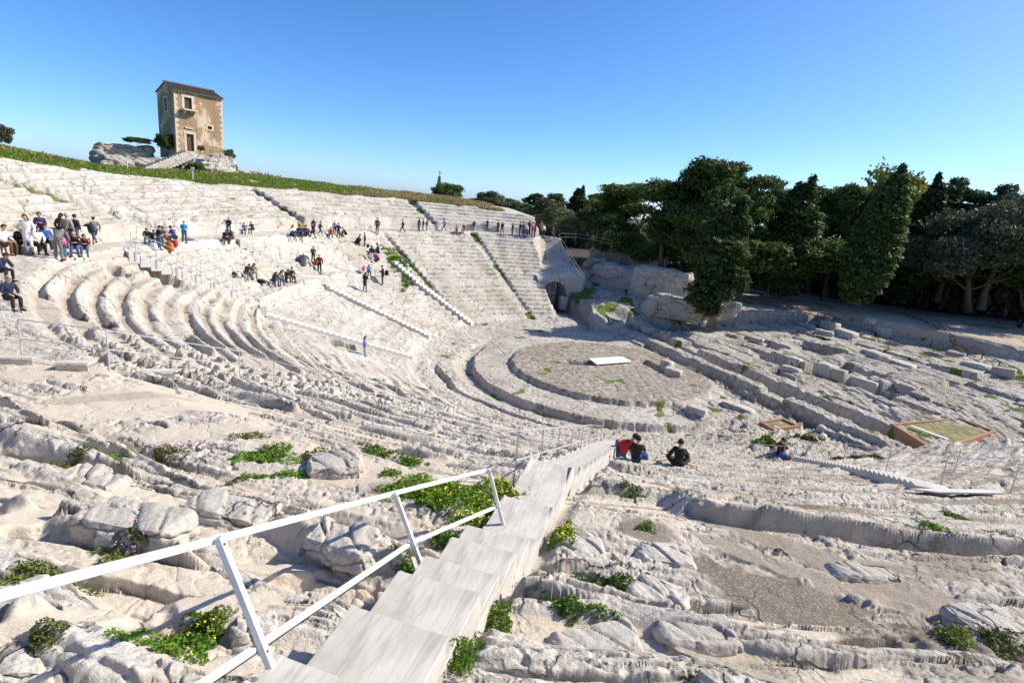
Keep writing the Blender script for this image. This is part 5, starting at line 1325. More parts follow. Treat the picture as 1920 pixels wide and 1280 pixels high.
# wooden fence in the shade under the grove and on the terrace
def pole_fence(pxs, label, h=1.0, zs=None):
    P_ = [at_dist(x, y, D) for x, y, D in pxs]
    P_ = [Vector((q.x, q.y, gz(q.x, q.y))) for q in P_]
    root = empty("pole_fence", P_[0], 0, label, "fence", "wooden pole fences under the grove"); o0 = Vector(P_[0])
    for i in range(len(P_) - 1):
        a, b = P_[i] - o0, P_[i + 1] - o0; n = max(1, int((b - a).length / 2.0))
        for k in range(n):
            q = a.lerp(b, k / n); q2 = a.lerp(b, (k + 1) / n)
            mb = MB(); mb.tube([q - Vector((0, 0, .15)), q + Vector((0, 0, h))], .06, 6); mb.build("post", M_DWOOD, root)
        for hh in (.95, .25):
            mb = MB(); mb.tube([a + Vector((0, 0, h * hh)), b + Vector((0, 0, h * hh))], .045, 6); mb.build("rail", M_DWOOD, root)
        mb = MB()
        for k in range(n):
            q = a.lerp(b, k / n); q2 = a.lerp(b, (k + 1) / n)
            mb.tube([q + Vector((0, 0, h * .25)), q2 + Vector((0, 0, h * .95))], .035, 5); mb.tube([q + Vector((0, .07, h * .95)), q2 + Vector((0, .07, h * .25))], .035, 5)
        mb.build("brace", M_DWOOD, root)
pole_fence([(1400, 540, 82), (1500, 552, 81), (1585, 562, 80)], "crossed pole fence under the forked cypress")
pole_fence([(1700, 555, 92), (1760, 575, 82), (1830, 592, 76), (1935, 615, 70)], "crossed pole fence under the oaks at the right edge")
def terrace_post(px, py, D, label):
    p = at_dist(px, py, D); p.z = gz(p.x, p.y); root = empty("iron_post", p, 0, label, "post", "thin iron posts on the sandy terrace")
    mb = MB(); mb.tube([(0, 0, -.1), (0, 0, 1.0)], .025, 6); mb.build("pole", M_DWOOD, root)
    mb = MB(); n = 12; mb.add([(.28 * math.cos(i * math.tau / n), .28 * math.sin(i * math.tau / n), z) for z in (0, .07) for i in range(n)], [tuple(range(n, 2 * n))] + [(i, (i + 1) % n, (i + 1) % n + n, i + n) for i in range(n)]); mb.build("foot", M_SHUT, root)
terrace_post(1684, 580, 70, "thin iron post standing in the sun on the sandy terrace left of the oaks"); terrace_post(1782, 597, 65, "thin iron post on the sandy terrace nearest the right edge")
def signpost(p, h, label, w=.35):
    root = empty("sign_post", p, 0, label, "sign", "small white posts on the grass below the house")
    mb = MB(); mb.tube([(0, 0, -.2), (0, 0, h)], .05, 6); mb.build("pole", M_WPAINT, root); mb = MB(); mb.box((0, -.03, h - .15), (w, .05, .3)); mb.build("plate", M_WHITE, root, bevel=.01)
for x, y, h, lb in ((239, 318, 1.6, "white post in the grass below the ruined wall"), (362, 340, 1.4, "white post in the grass below the rounded boulder"), (168, 305, 1.3, "white post in the grass far left of the house")):
    signpost(at(x, y), h, lb)
# ------------------------------------------------------------------ weeds, flowers, grass
M_WEED = leaf_mat("bright_weed_leaves", (.065, .15, .012), (.19, .31, .03), .35)
M_WEED_D = leaf_mat("olive_weed_leaves", (.075, .115, .02), (.19, .22, .05), .3)
M_DRY = leaf_mat("dry_grass", (.30, .21, .10), (.50, .38, .20), .4)
M_GRS = leaf_mat("hill_grass", (.11, .18, .018), (.24, .31, .045), .4)
M_FLW = simple_mat("yellow_petals", (.80, .68, .03), .6, .1)
M_PNK = simple_mat("pink_petals", (.55, .22, .42), .6, .15)
def weed_patch(px, py, rx, ry, dens, size, hgt, mat, label, flower=None, nf=0, seed=0, blade=False, cat="weeds", name="weed_patch"):
    c = at(px, py); rs_ = np.random.RandomState(seed + int(px)); D = (c - Vector((0, 0, EYE))).length
    fw = Vector((c.x, c.y, 0)).normalized(); rt_ = Vector((fw.y, -fw.x, 0))
    mr = rx * D / FPX; sl = max(.25, (EYE - c.z) / D + .25); md = ry * D / FPX / sl
    n = int(max(90, min(14000, 2.6 * dens * mr * md)))
    a = rs_.uniform(0, 2 * math.pi, n); q = np.sqrt(rs_.uniform(0, 1, n)); wob = 1 + .35 * np.sin(a * 3 + seed) + .2 * np.sin(a * 7 + 2 * seed)
    lx = np.cos(a) * q * mr * wob; ly = np.sin(a) * q * md * wob
    X = c.x + rt_.x * lx + fw.x * ly; Y = c.y + rt_.y * lx + fw.y * ly
    cl = fbm(X * 2.6, Y * 2.6, 801 + seed, 3); keep = cl > -.34 + .3 * (q - .5); X, Y, cl, q = X[keep], Y[keep], cl[keep], q[keep]
    Z = ground(X, Y)[0]; hz = hgt * (0.35 + 1.1 * np.clip(cl + .3, 0, 1)) * (1 - .6 * q ** 3)
    P = np.stack([X, Y, Z + rs_.uniform(.0, 1, len(X)) ** .8 * hz], 1) - np.array(c)
    nn = rs_.normal(size=P.shape) * .5; nn[:, 2] += (.9 if not blade else .0)
    V, F = leaf_quads(P, nn, size, rs_, 0 if not blade else 1.4, 1.3 if not blade else 2.6)
    o = link_mesh(name, np_mesh(name, V, F, smooth=False), mat); o.location = c; tag(o, label, cat, None, "stuff")
    if flower is not None and nf:
        k = rs_.choice(len(P), nf); Pf = P[k].copy(); Pf[:, 2] = (Z[k] - c.z) + hz[k] * 1.0 + rs_.uniform(.0, .09, nf)
        Vs, Fs = [], []
        for j in range(5):
            off = rs_.normal(size=Pf.shape) * .35 * size; nf_ = rs_.normal(size=Pf.shape) * .4; nf_[:, 2] += 1
            v, f = leaf_quads(Pf + off, nf_, size * .62, rs_, 0, 1.0); Fs.append(f + sum(len(z_) for z_ in Vs)); Vs.append(v)
        fo = link_mesh("flowers", np_mesh("flowers", np.concatenate(Vs), np.concatenate(Fs), smooth=False), flower, o); fo["kind"] = "stuff"
    return o
WP = [  # px, py, rx, ry, density, leaf, height, material, label, flowers, number
 (860, 935, 110, 42, 4200, .034, .24, M_WEED, "largest green patch with yellow flowers beside the upper part of the plywood staircase", M_FLW, 60),
 (955, 935, 40, 34, 5200, .034, .30, M_WEED, "dense green clump with many yellow flowers touching the left side of the plywood staircase", M_FLW, 90),
 (790, 915, 70, 30, 3600, .032, .16, M_WEED, "low green growth at the upper left of the largest flowering patch", None, 0),
 (905, 990, 55, 14, 5200, .03, .16, M_WEED, "strip of yellow flowers along the edge of the stairs below the last post", M_FLW, 60),
 (505, 855, 48, 24, 2600, .04, .14, M_WEED, "bright green patch on the worn rows in the middle left", None, 0),
 (515, 892, 62, 9, 3000, .035, .10, M_WEED, "narrow bright green strip below the bright patch on the middle left", None, 0),
 (590, 857, 30, 16, 2400, .035, .14, M_WEED_D, "olive tuft between two pale rocks right of the bright patch", None, 0),
 (705, 850, 40, 16, 2600, .04, .16, M_WEED, "leafy clump on the sandy row above the largest flowering patch", None, 0),
 (768, 868, 26, 12, 2600, .04, .14, M_WEED, "small leafy clump right of the leafy clump on the sandy row", None, 0),
 (733, 888, 18, 9, 2600, .04, .12, M_WEED, "smallest leafy tuft on the sandy row", None, 0),
 (470, 818, 30, 8, 2400, .03, .10, M_WEED_D, "thin olive growth on the row above the bright patch", None, 0),
 (300, 862, 46, 12, 3000, .03, .15, M_WEED_D, "weed patch with pink flowers on the left rocks", M_PNK, 60),
 (212, 860, 30, 6, 3200, .03, .10, M_WEED, "thin green strip on the sand at the left", None, 0),
 (140, 878, 26, 9, 3000, .03, .10, M_WEED_D, "flat olive patch left of the thin green strip", None, 0),
 (240, 1018, 46, 24, 5200, .026, .14, M_WEED_D, "patch with a few pink flowers in a hollow of the left foreground", M_PNK, 24),
 (82, 1068, 50, 15, 5200, .025, .10, M_WEED_D, "creeping patch on the left foreground rock", None, 0),
 (78, 1190, 28, 10, 9000, .02, .07, M_WEED_D, "small cushion of leaves near the lower left corner", None, 0),
 (68, 1222, 34, 11, 9000, .02, .07, M_WEED_D, "lowest cushion of leaves near the lower left corner", None, 0),
 (335, 1205, 58, 44, 11000, .022, .12, M_WEED, "bright weeds under the timber handrail near the lower left", M_FLW, 16),
 (390, 1165, 30, 22, 9000, .02, .12, M_WEED_D, "olive weeds above the bright weeds under the timber handrail", None, 0),
 (770, 1075, 34, 26, 9000, .026, .16, M_WEED, "green growth in the shade under the second handrail post", None, 0),
 (835, 1010, 30, 16, 8000, .024, .14, M_WEED, "sprigs with yellow flowers between the handrail posts", M_FLW, 24),
 (1055, 1003, 22, 34, 8000, .03, .26, M_WEED, "upright green plants with yellow flowers on the right side of the plywood staircase", M_FLW, 46),
 (925, 1165, 34, 34, 10000, .024, .14, M_WEED, "bright green tuft against the right side of the lower staircase", None, 0),
 (858, 1240, 34, 40, 12000, .022, .20, M_WEED, "leafy weeds by the bottom of the staircase at the lower edge", None, 0),
 (1140, 1100, 50, 20, 7500, .026, .11, M_WEED, "green carpet between the rocks right of the staircase", None, 0),
 (1085, 1140, 60, 18, 7500, .026, .10, M_WEED, "second green carpet just below, running towards the staircase", None, 0),
 (1182, 918, 22, 16, 4200, .03, .16, M_WEED_D, "dark tuft in a cleft of the rock below the people in black", None, 0),
 (1213, 990, 14, 11, 6000, .026, .14, M_WEED, "small yellowish plant on the cobbled patch", None, 0),
 (1785, 1198, 24, 22, 9000, .022, .16, M_WEED_D, "straggling plant beside the boulder at the lower right", M_FLW, 8),
 (1868, 1200, 34, 16, 9000, .022, .12, M_WEED_D, "plants at the foot of the boulder at the lower right edge", None, 0),
 (1785, 968, 18, 7, 4000, .03, .07, M_WEED, "upper moss cushion on the right rocks", None, 0),
 (1748, 987, 22, 7, 4000, .03, .07, M_WEED, "lower moss cushion on the right rocks", None, 0),
 (1440, 828, 26, 9, 2400, .06, .3, M_WEED, "yellow flowering weeds left of the person in maroon", M_FLW, 40),
 (1510, 822, 22, 8, 2400, .06, .3, M_WEED_D, "yellow flowering weeds right of the person in maroon", M_FLW, 40),
 (1610, 858, 34, 7, 2200, .06, .22, M_WEED_D, "green weeds behind the steel handrail on the right", None, 0),
 (1225, 462, 30, 8, 60, .3, .9, M_GRS, "scrub on top of the rock under the leaning pine", None, 0),
 (1250, 495, 24, 14, 60, .28, .9, M_GRS, "green scrub spilling over the cut rock face", None, 0),
 (745, 486, 26, 10, 300, .12, .4, M_WEED, "grass in the gully beside the squatting child", None, 0),
 (762, 520, 10, 14, 300, .12, .4, M_WEED, "grass in the gully below the landing", None, 0)]
for i, (x, y, rx, ry, de, sz, hg, mt, lb, fl, nf) in enumerate(WP): weed_patch(x, y, rx, ry, de, sz, hg, mt, lb, fl, nf, i)
def hill_grass():
    rs_ = np.random.RandomState(77); out = {0: [], 1: []}
    n = 190000
    th_ = rs_.uniform(104, 222, n); rr_ = 36 + 40 * rs_.uniform(0, 1, n) ** 1.2
    X = CX + rr_ * np.cos(np.radians(th_)); Y = CY + rr_ * np.sin(np.radians(th_))
    z, s_, g, b_, t_, rg = ground(X, Y); k = (rg == 4) & (g > .25); X, Y, z, th_ = X[k], Y[k], z[k], th_[k]
    dry = (fbm(X * .12, Y * .12, 810, 3) + np.interp(th_, [104, 120, 135, 160, 222], [.5, .30, -.2, -.28, -.28]) + .25 * rs_.normal(size=len(X)) * .5) > .10
    for d_, nm, mt, hg, sz in ((False, "hill_grass", M_GRS, .10, .10), (True, "dry_grass", M_DRY, .30, .12)):
        m = dry == d_; P = np.stack([X[m], Y[m], z[m] + rs_.uniform(.02, hg, m.sum())], 1); nn = rs_.normal(size=P.shape); nn[:, 2] = 0
        V, F = leaf_quads(P, nn, sz, rs_, 1.6, 2.6); o = link_mesh(nm, np_mesh(nm, V, F, smooth=False), mt); tag(o, "green grass on the slope above the seats" if not d_ else "tan dry grass on the crest above the seats", "grass", None, "stuff")
hill_grass()
# ------------------------------------------------------------------ people
def skin_mesh(name, verts, edges, radii, root=0, sub=1):
    me = bpy.data.meshes.new(name); me.from_pydata([tuple(v) for v in verts], edges, [])
    ob = bpy.data.objects.new(name, me); COL.objects.link(ob)
    ob.modifiers.new("skin", 'SKIN').use_smooth_shade = True
    if not me.skin_vertices: me.skin_vertices.new()
    sv = me.skin_vertices[0].data
    for i, r_ in enumerate(radii):
        sv[i].radius = (r_, r_) if not isinstance(r_, tuple) else r_
        sv[i].use_root = (i == root)
    s_ = ob.modifiers.new("sub", 'SUBSURF'); s_.levels = sub; s_.render_levels = sub
    dg = bpy.context.evaluated_depsgraph_get(); ev = ob.evaluated_get(dg)
    out = bpy.data.meshes.new_from_object(ev); out.name = name
    bpy.data.objects.remove(ob); bpy.data.meshes.remove(me)
    for q in out.polygons: q.use_smooth = True
    return out
V3 = Vector
def mirror(v): return V3((-v[0], v[1], v[2]))
def pose(pelvis, chest, neck, head, el, ha, kn, an, elR=None, haR=None, knR=None, anR=None, face=(0, 1, 0)):
    P = dict(pelvis=V3(pelvis), chest=V3(chest), neck=V3(neck), head=V3(head), face=V3(face).normalized())
    up = (P["neck"] - P["chest"]).normalized()
    for s, sx, e_, h_, k_, a_ in (("L", 1, el, ha, kn, an), ("R", -1, elR, haR, knR, anR)):
        if e_ is None: e_ = mirror(el)
        if h_ is None: h_ = mirror(ha)
        if k_ is None: k_ = mirror(kn)
        if a_ is None: a_ = mirror(an)
        P["sh" + s] = P["chest"] + up * .10 + V3((sx * .175, 0, 0)); P["el" + s] = V3(e_); P["ha" + s] = V3(h_)
        P["hip" + s] = P["pelvis"] + V3((sx * .09, 0, -.03)); P["kn" + s] = V3(k_); P["an" + s] = V3(a_)
    return P
POSES = {
 "stand": pose((0, 0, .93), (0, .0, 1.27), (0, 0, 1.46), (0, .03, 1.60), (.25, -.03, 1.12), (.26, .06, .88), (.10, .02, .49), (.12, -.02, .07)),
 "stand_b": pose((.02, 0, .92), (.0, .02, 1.26), (0, .03, 1.45), (.01, .08, 1.58), (.27, .0, 1.12), (.12, .22, 1.12), (.10, .03, .49), (.13, .02, .07), elR=(-.26, -.02, 1.12), haR=(-.24, .1, .9)),
 "hold": pose((0, 0, .93), (0, .0, 1.27), (0, .02, 1.46), (0, .09, 1.58), (.24, .06, 1.10), (.08, .30, 1.20), (.10, .02, .49), (.13, -.02, .07)),
 "photo": pose((0, 0, .93), (0, -.02, 1.27), (0, -.01, 1.46), (0, .04, 1.60), (.28, .14, 1.30), (.09, .26, 1.56), (.10, .02, .49), (.13, -.02, .07)),
 "walk": pose((0, 0, .91), (0, .03, 1.26), (0, .05, 1.44), (0, .10, 1.58), (.24, -.16, 1.12), (.25, -.10, .88), (.09, .22, .50), (.09, .30, .08), elR=(-.24, .12, 1.12), haR=(-.24, .26, .95), knR=(-.09, -.02, .48), anR=(-.09, -.34, .15)),
 "bend": pose((0, -.12, .92), (0, .18, 1.15), (0, .33, 1.25), (0, .45, 1.29), (.24, .34, .92), (.12, .52, .78), (.11, .0, .48), (.12, -.04, .07), face=(0, .8, -.6)),
 "sit": pose((0, -.08, .50), (0, -.06, .84), (0, -.02, 1.02), (0, .04, 1.16), (.25, .02, .72), (.13, .28, .62), (.12, .36, .50), (.13, .34, .07)),
 "hunch": pose((0, -.10, .50), (0, .08, .80), (0, .19, .95), (0, .28, 1.05), (.25, .26, .64), (.09, .42, .60), (.14, .34, .52), (.15, .32, .07), face=(0, .85, -.5)),
 "read": pose((0, -.10, .50), (0, .02, .82), (0, .10, .99), (0, .19, 1.11), (.24, .14, .68), (.08, .36, .72), (.12, .36, .52), (.14, .30, .07), face=(0, .85, -.5)),
 "ground": pose((0, 0, .12), (0, .08, .46), (0, .16, .62), (0, .23, .75), (.30, .18, .32), (.17, .40, .30), (.36, .34, .22), (.05, .44, .06), face=(0, .9, -.3)),
 "ground_up": pose((0, 0, .12), (0, .06, .46), (0, .12, .63), (0, .18, .76), (.28, .20, .36), (.10, .44, .42), (.15, .42, .44), (.14, .66, .05), face=(0, .9, -.2)),
 "lean": pose((0, 0, .12), (.16, .08, .43), (.28, .12, .58), (.37, .16, .70), (.40, .22, .30), (.26, .42, .34), (.18, .42, .42), (.16, .66, .05), elR=(-.14, .22, .32), haR=(-.05, .44, .40), knR=(-.14, .40, .42), anR=(-.14, .64, .05)),
 "squat": pose((0, -.05, .28), (0, .12, .58), (0, .22, .74), (0, .29, .87), (.26, .28, .48), (.10, .42, .52), (.16, .36, .46), (.13, .04, .07), face=(0, .9, -.3)),
}
POSE_H = {k_: p_["head"].z + .13 for k_, p_ in POSES.items()}
def limb_toe(P, s):
    k, a = P["kn" + s], P["an" + s]; d = V3((a.x - k.x, a.y - k.y, 0)) * .0 + V3((.03 if s == "L" else -.03, .15, -.035 if a.z < .12 else -.06)); return a + d
def body_mesh(P):
    v = [P["pelvis"], P["pelvis"].lerp(P["chest"], .5), P["chest"], P["neck"] + (P["chest"] - P["neck"]) * .15]; r = [.092, .085, .088, .050]; e = [(0, 1), (1, 2), (2, 3)]
    hd = P["head"]; f = P["face"]; upv = (hd - P["neck"]).normalized()
    v += [P["neck"].lerp(hd, .45), hd + f * .012, hd + upv * .075 - f * .01]; r += [.055, .092, .075]; e += [(3, 4), (4, 5), (5, 6)]
    for s in "LR":
        i = len(v); h = P["ha" + s]; el = P["el" + s]; d = (h - el).normalized()
        v += [P["sh" + s], el, h, h + d * .07]; r += [.045, .038, .027, (.030, .030)]; e += [(2, i), (i, i + 1), (i + 1, i + 2), (i + 2, i + 3)]
        i = len(v); v += [P["hip" + s], P["kn" + s], P["an" + s], limb_toe(P, s)]; r += [.075, .052, .036, .028]; e += [(0, i), (i, i + 1), (i + 1, i + 2), (i + 2, i + 3)]
    me = skin_mesh("person", v, e, r, 0, 1)
    # nose, ears, five fingers on each hand, joined into the same mesh
    mb = MB(); mb.v = [tuple(q.co) for q in me.vertices]; mb.f = [tuple(q.vertices) for q in me.polygons]
    side = f.cross(upv).normalized()
    mb.tube([hd + f * .085 + upv * .03, hd + f * .122 - upv * .005, hd + f * .09 - upv * .02], [.008, .016, .010], 5)
    for sg in (-1, 1): mb.tube([hd + side * sg * .085 - upv * .03, hd + side * sg * .100 + upv * .0, hd + side * sg * .088 + upv * .03], [.008, .014, .008], 5)
    for s in "LR":
        h = P["ha" + s]; d = (h - P["el" + s]).normalized(); w_ = d.cross(V3((0, 0, 1)));
        if w_.length < .2: w_ = V3((0, 1, 0))
        w_.normalize(); u = w_.cross(d); sg = 1 if s == "L" else -1
        for k, (off, L_) in enumerate(((-.024, .062), (-.008, .074), (.008, .070), (.023, .054))):
            b = h + d * .075 + w_ * off; mb.tube([b, b + d * L_ * .55 - u * .006, b + d * L_ - u * .026], [.0095, .0085, .006], 5)
        b = h + d * .03 + w_ * .026 * -sg; mb.tube([b, b + d * .03 - w_ * .022 * sg, b + d * .055 - w_ * .03 * sg - u * .01], [.011, .0095, .007], 5)
    out = bpy.data.meshes.new("person"); out.from_pydata(mb.v, [], mb.f)
    for q in out.polygons: q.use_smooth = True
    bpy.data.meshes.remove(me); return out
def top_mesh(P, kind):
    k = {"jacket": 1.04, "shirt": .97, "coat": 1.08, "long": 1.08}[kind]
    low = P["pelvis"] + (P["chest"] - P["pelvis"]) * (-.05)
    v = [P["chest"], P["pelvis"].lerp(P["chest"], .5), low, P["neck"] + (P["chest"] - P["neck"]) * .18]; r = [.148 * k, .138 * k, .145 * k, .082]; e = [(0, 1), (1, 2), (0, 3)]
    if kind in ("coat", "long"):
        t = .5 if kind == "coat" else .95; kn = (P["knL"] + P["knR"]) / 2; v.append(low.lerp(kn, t)); r.append(.17); e.append((2, len(v) - 1))
    for s in "LR":
        i = len(v); v += [P["sh" + s], P["el" + s], P["el" + s].lerp(P["ha" + s], .93)]; r += [.078 * k, .062 * k, .045 * k]; e += [(0, i), (i, i + 1), (i + 1, i + 2)]
    return skin_mesh("jacket", v, e, r, 0, 1)
def legs_mesh(P):
    v = [P["pelvis"]]; r = [.125]; e = []
    for s in "LR":
        i = len(v); a = P["an" + s]; v += [P["hip" + s], P["kn" + s], a + (P["kn" + s] - a) * .06]; r += [.102, .073, .058]; e += [(0, i), (i, i + 1), (i + 1, i + 2)]
    return skin_mesh("trousers", v, e, r, 0, 1)
def hair_mesh(P, kind):
    hd = P["head"]; f = P["face"]; up = (hd - P["neck"]).normalized(); f = (f - up * f.dot(up)).normalized(); sd = f.cross(up)
    bm = bmesh.new(); bmesh.ops.create_uvsphere(bm, u_segments=14, v_segments=10, radius=1.0)
    kill = []
    for v in bm.verts:
        c = v.co.copy()                                   # x side, y face, z up
        if c.y > .30 and c.z < .42 or c.z < -.62: kill.append(v)
        k = 1 + .05 * math.sin(c.x * 9 + c.z * 7)
        v.co = hd + up * (.022 + c.z * .118 * k) + f * (-.012 + c.y * .116 * k) + sd * (c.x * .102 * k)
    bmesh.ops.delete(bm, geom=kill, context='VERTS')
    me = bpy.data.meshes.new("hair"); bm.to_mesh(me); bm.free()
    if kind == "long":
        mb = MB(); mb.v = [tuple(q.co) for q in me.vertices]; mb.f = [tuple(q.vertices) for q in me.polygons]
        mb.tube([hd + up * .02 - f * .05, hd - up * .08 - f * .075, hd - up * .19 - f * .085, hd - up * .28 - f * .07], [.085, .088, .078, .035], 9)
        me = bpy.data.meshes.new("hair"); me.from_pydata(mb.v, [], mb.f)
    for q in me.polygons: q.use_smooth = True
    return me
def shoes_mesh(P):
    mb = MB()
    for s in "LR":
        a, t = P["an" + s], limb_toe(P, s); d = (t - a); d.z = 0; d.normalize(); z = min(a.z, t.z)
        mb.tube([a - d * .05 + V3((0, 0, -.02)), a + V3((0, 0, -.015)), a.lerp(t, .6) + V3((0, 0, -.01)), t + d * .05], [.042, .056, .050, .028], 8)
    me = bpy.data.meshes.new("shoes"); me.from_pydata(mb.v, [], mb.f)
    for q in me.polygons: q.use_smooth = True
    return me
_mc = {}
def pmesh(part, ps, kind=None):
    key = (part, ps, kind)
    if key not in _mc:
        P = POSES[ps]
        me = body_mesh(P) if part == "body" else top_mesh(P, kind) if part == "top" else legs_mesh(P) if part == "legs" else hair_mesh(P, kind) if part == "hair" else shoes_mesh(P)
        me.materials.append(None); _mc[key] = me
    return _mc[key]
PALETTE = {"black": (.012, .012, .014), "navy": (.016, .022, .055), "blue": (.03, .09, .34), "teal": (.0, .30, .52), "white": (.72, .71, .70), "grey": (.16, .16, .165), "beige": (.30, .25, .20), "brown": (.10, .045, .02),
           "red": (.50, .018, .02), "maroon": (.16, .012, .03), "magenta": (.34, .015, .10), "pink": (.65, .12, .30), "jeans": (.055, .10, .20), "darkjeans": (.025, .04, .085), "purple": (.055, .025, .11), "orange": (.45, .12, .02),
           "darkred": (.11, .02, .018), "olive": (.05, .055, .025), "lightblue": (.16, .26, .55), "green": (.05, .14, .05), "hair": (.022, .013, .009), "hair_brown": (.075, .038, .018), "hair_fair": (.34, .20, .08), "hair_grey": (.34, .32, .30), "skin": (.52, .30, .21)}
_pm = {}
def pmat(c):
    if c not in _pm: _pm[c] = simple_mat("cloth_" + c if not c.startswith(("hair", "skin")) else c, PALETTE[c], .85 if c != "skin" else .55, .18, 25, .15, 90)
    return _pm[c]
def put(me, name, mat, parent):
    o = bpy.data.objects.new(name, me); COL.objects.link(o); o.material_slots[0].link = 'OBJECT'; o.material_slots[0].material = mat
    if parent is not None: o.parent = parent
    return o
def person(px, py, hpx, ps, top, legs, hair, label, face=None, kind="jacket", hk="short", group=None, shoes="black", D=None, k=None):
    p = at(px, py) if D is None else at_dist(px, py, D)
    if D is not None: p.z = gz(p.x, p.y)
    s = k or min(1.18, max(.72 if hpx and "child" in label or "girl" in label or "boy" in label else .74, height_at(p, hpx) / POSE_H[ps]))
    b = put(pmesh("body", ps), "person", pmat("skin"), None); b.location = p - Vector((0, 0, .015)); b.scale = (s, s, s)
    if face is None: face = math.atan2(CY - p.y, CX - p.x) + rnd.uniform(-.35, .35)      # looking down to the orchestra
    else: face = R(face)
    b.rotation_euler = (0, 0, face - math.pi / 2); tag(b, label, "person", group)
    put(pmesh("top", ps, kind), {"jacket": "jacket", "shirt": "shirt", "coat": "coat", "long": "coat"}[kind], pmat(top), b)
    put(pmesh("legs", ps), "trousers", pmat(legs), b); put(pmesh("hair", ps, hk), "hair", pmat(hair), b); put(pmesh("shoes", ps), "shoes", pmat(shoes), b)
    return b
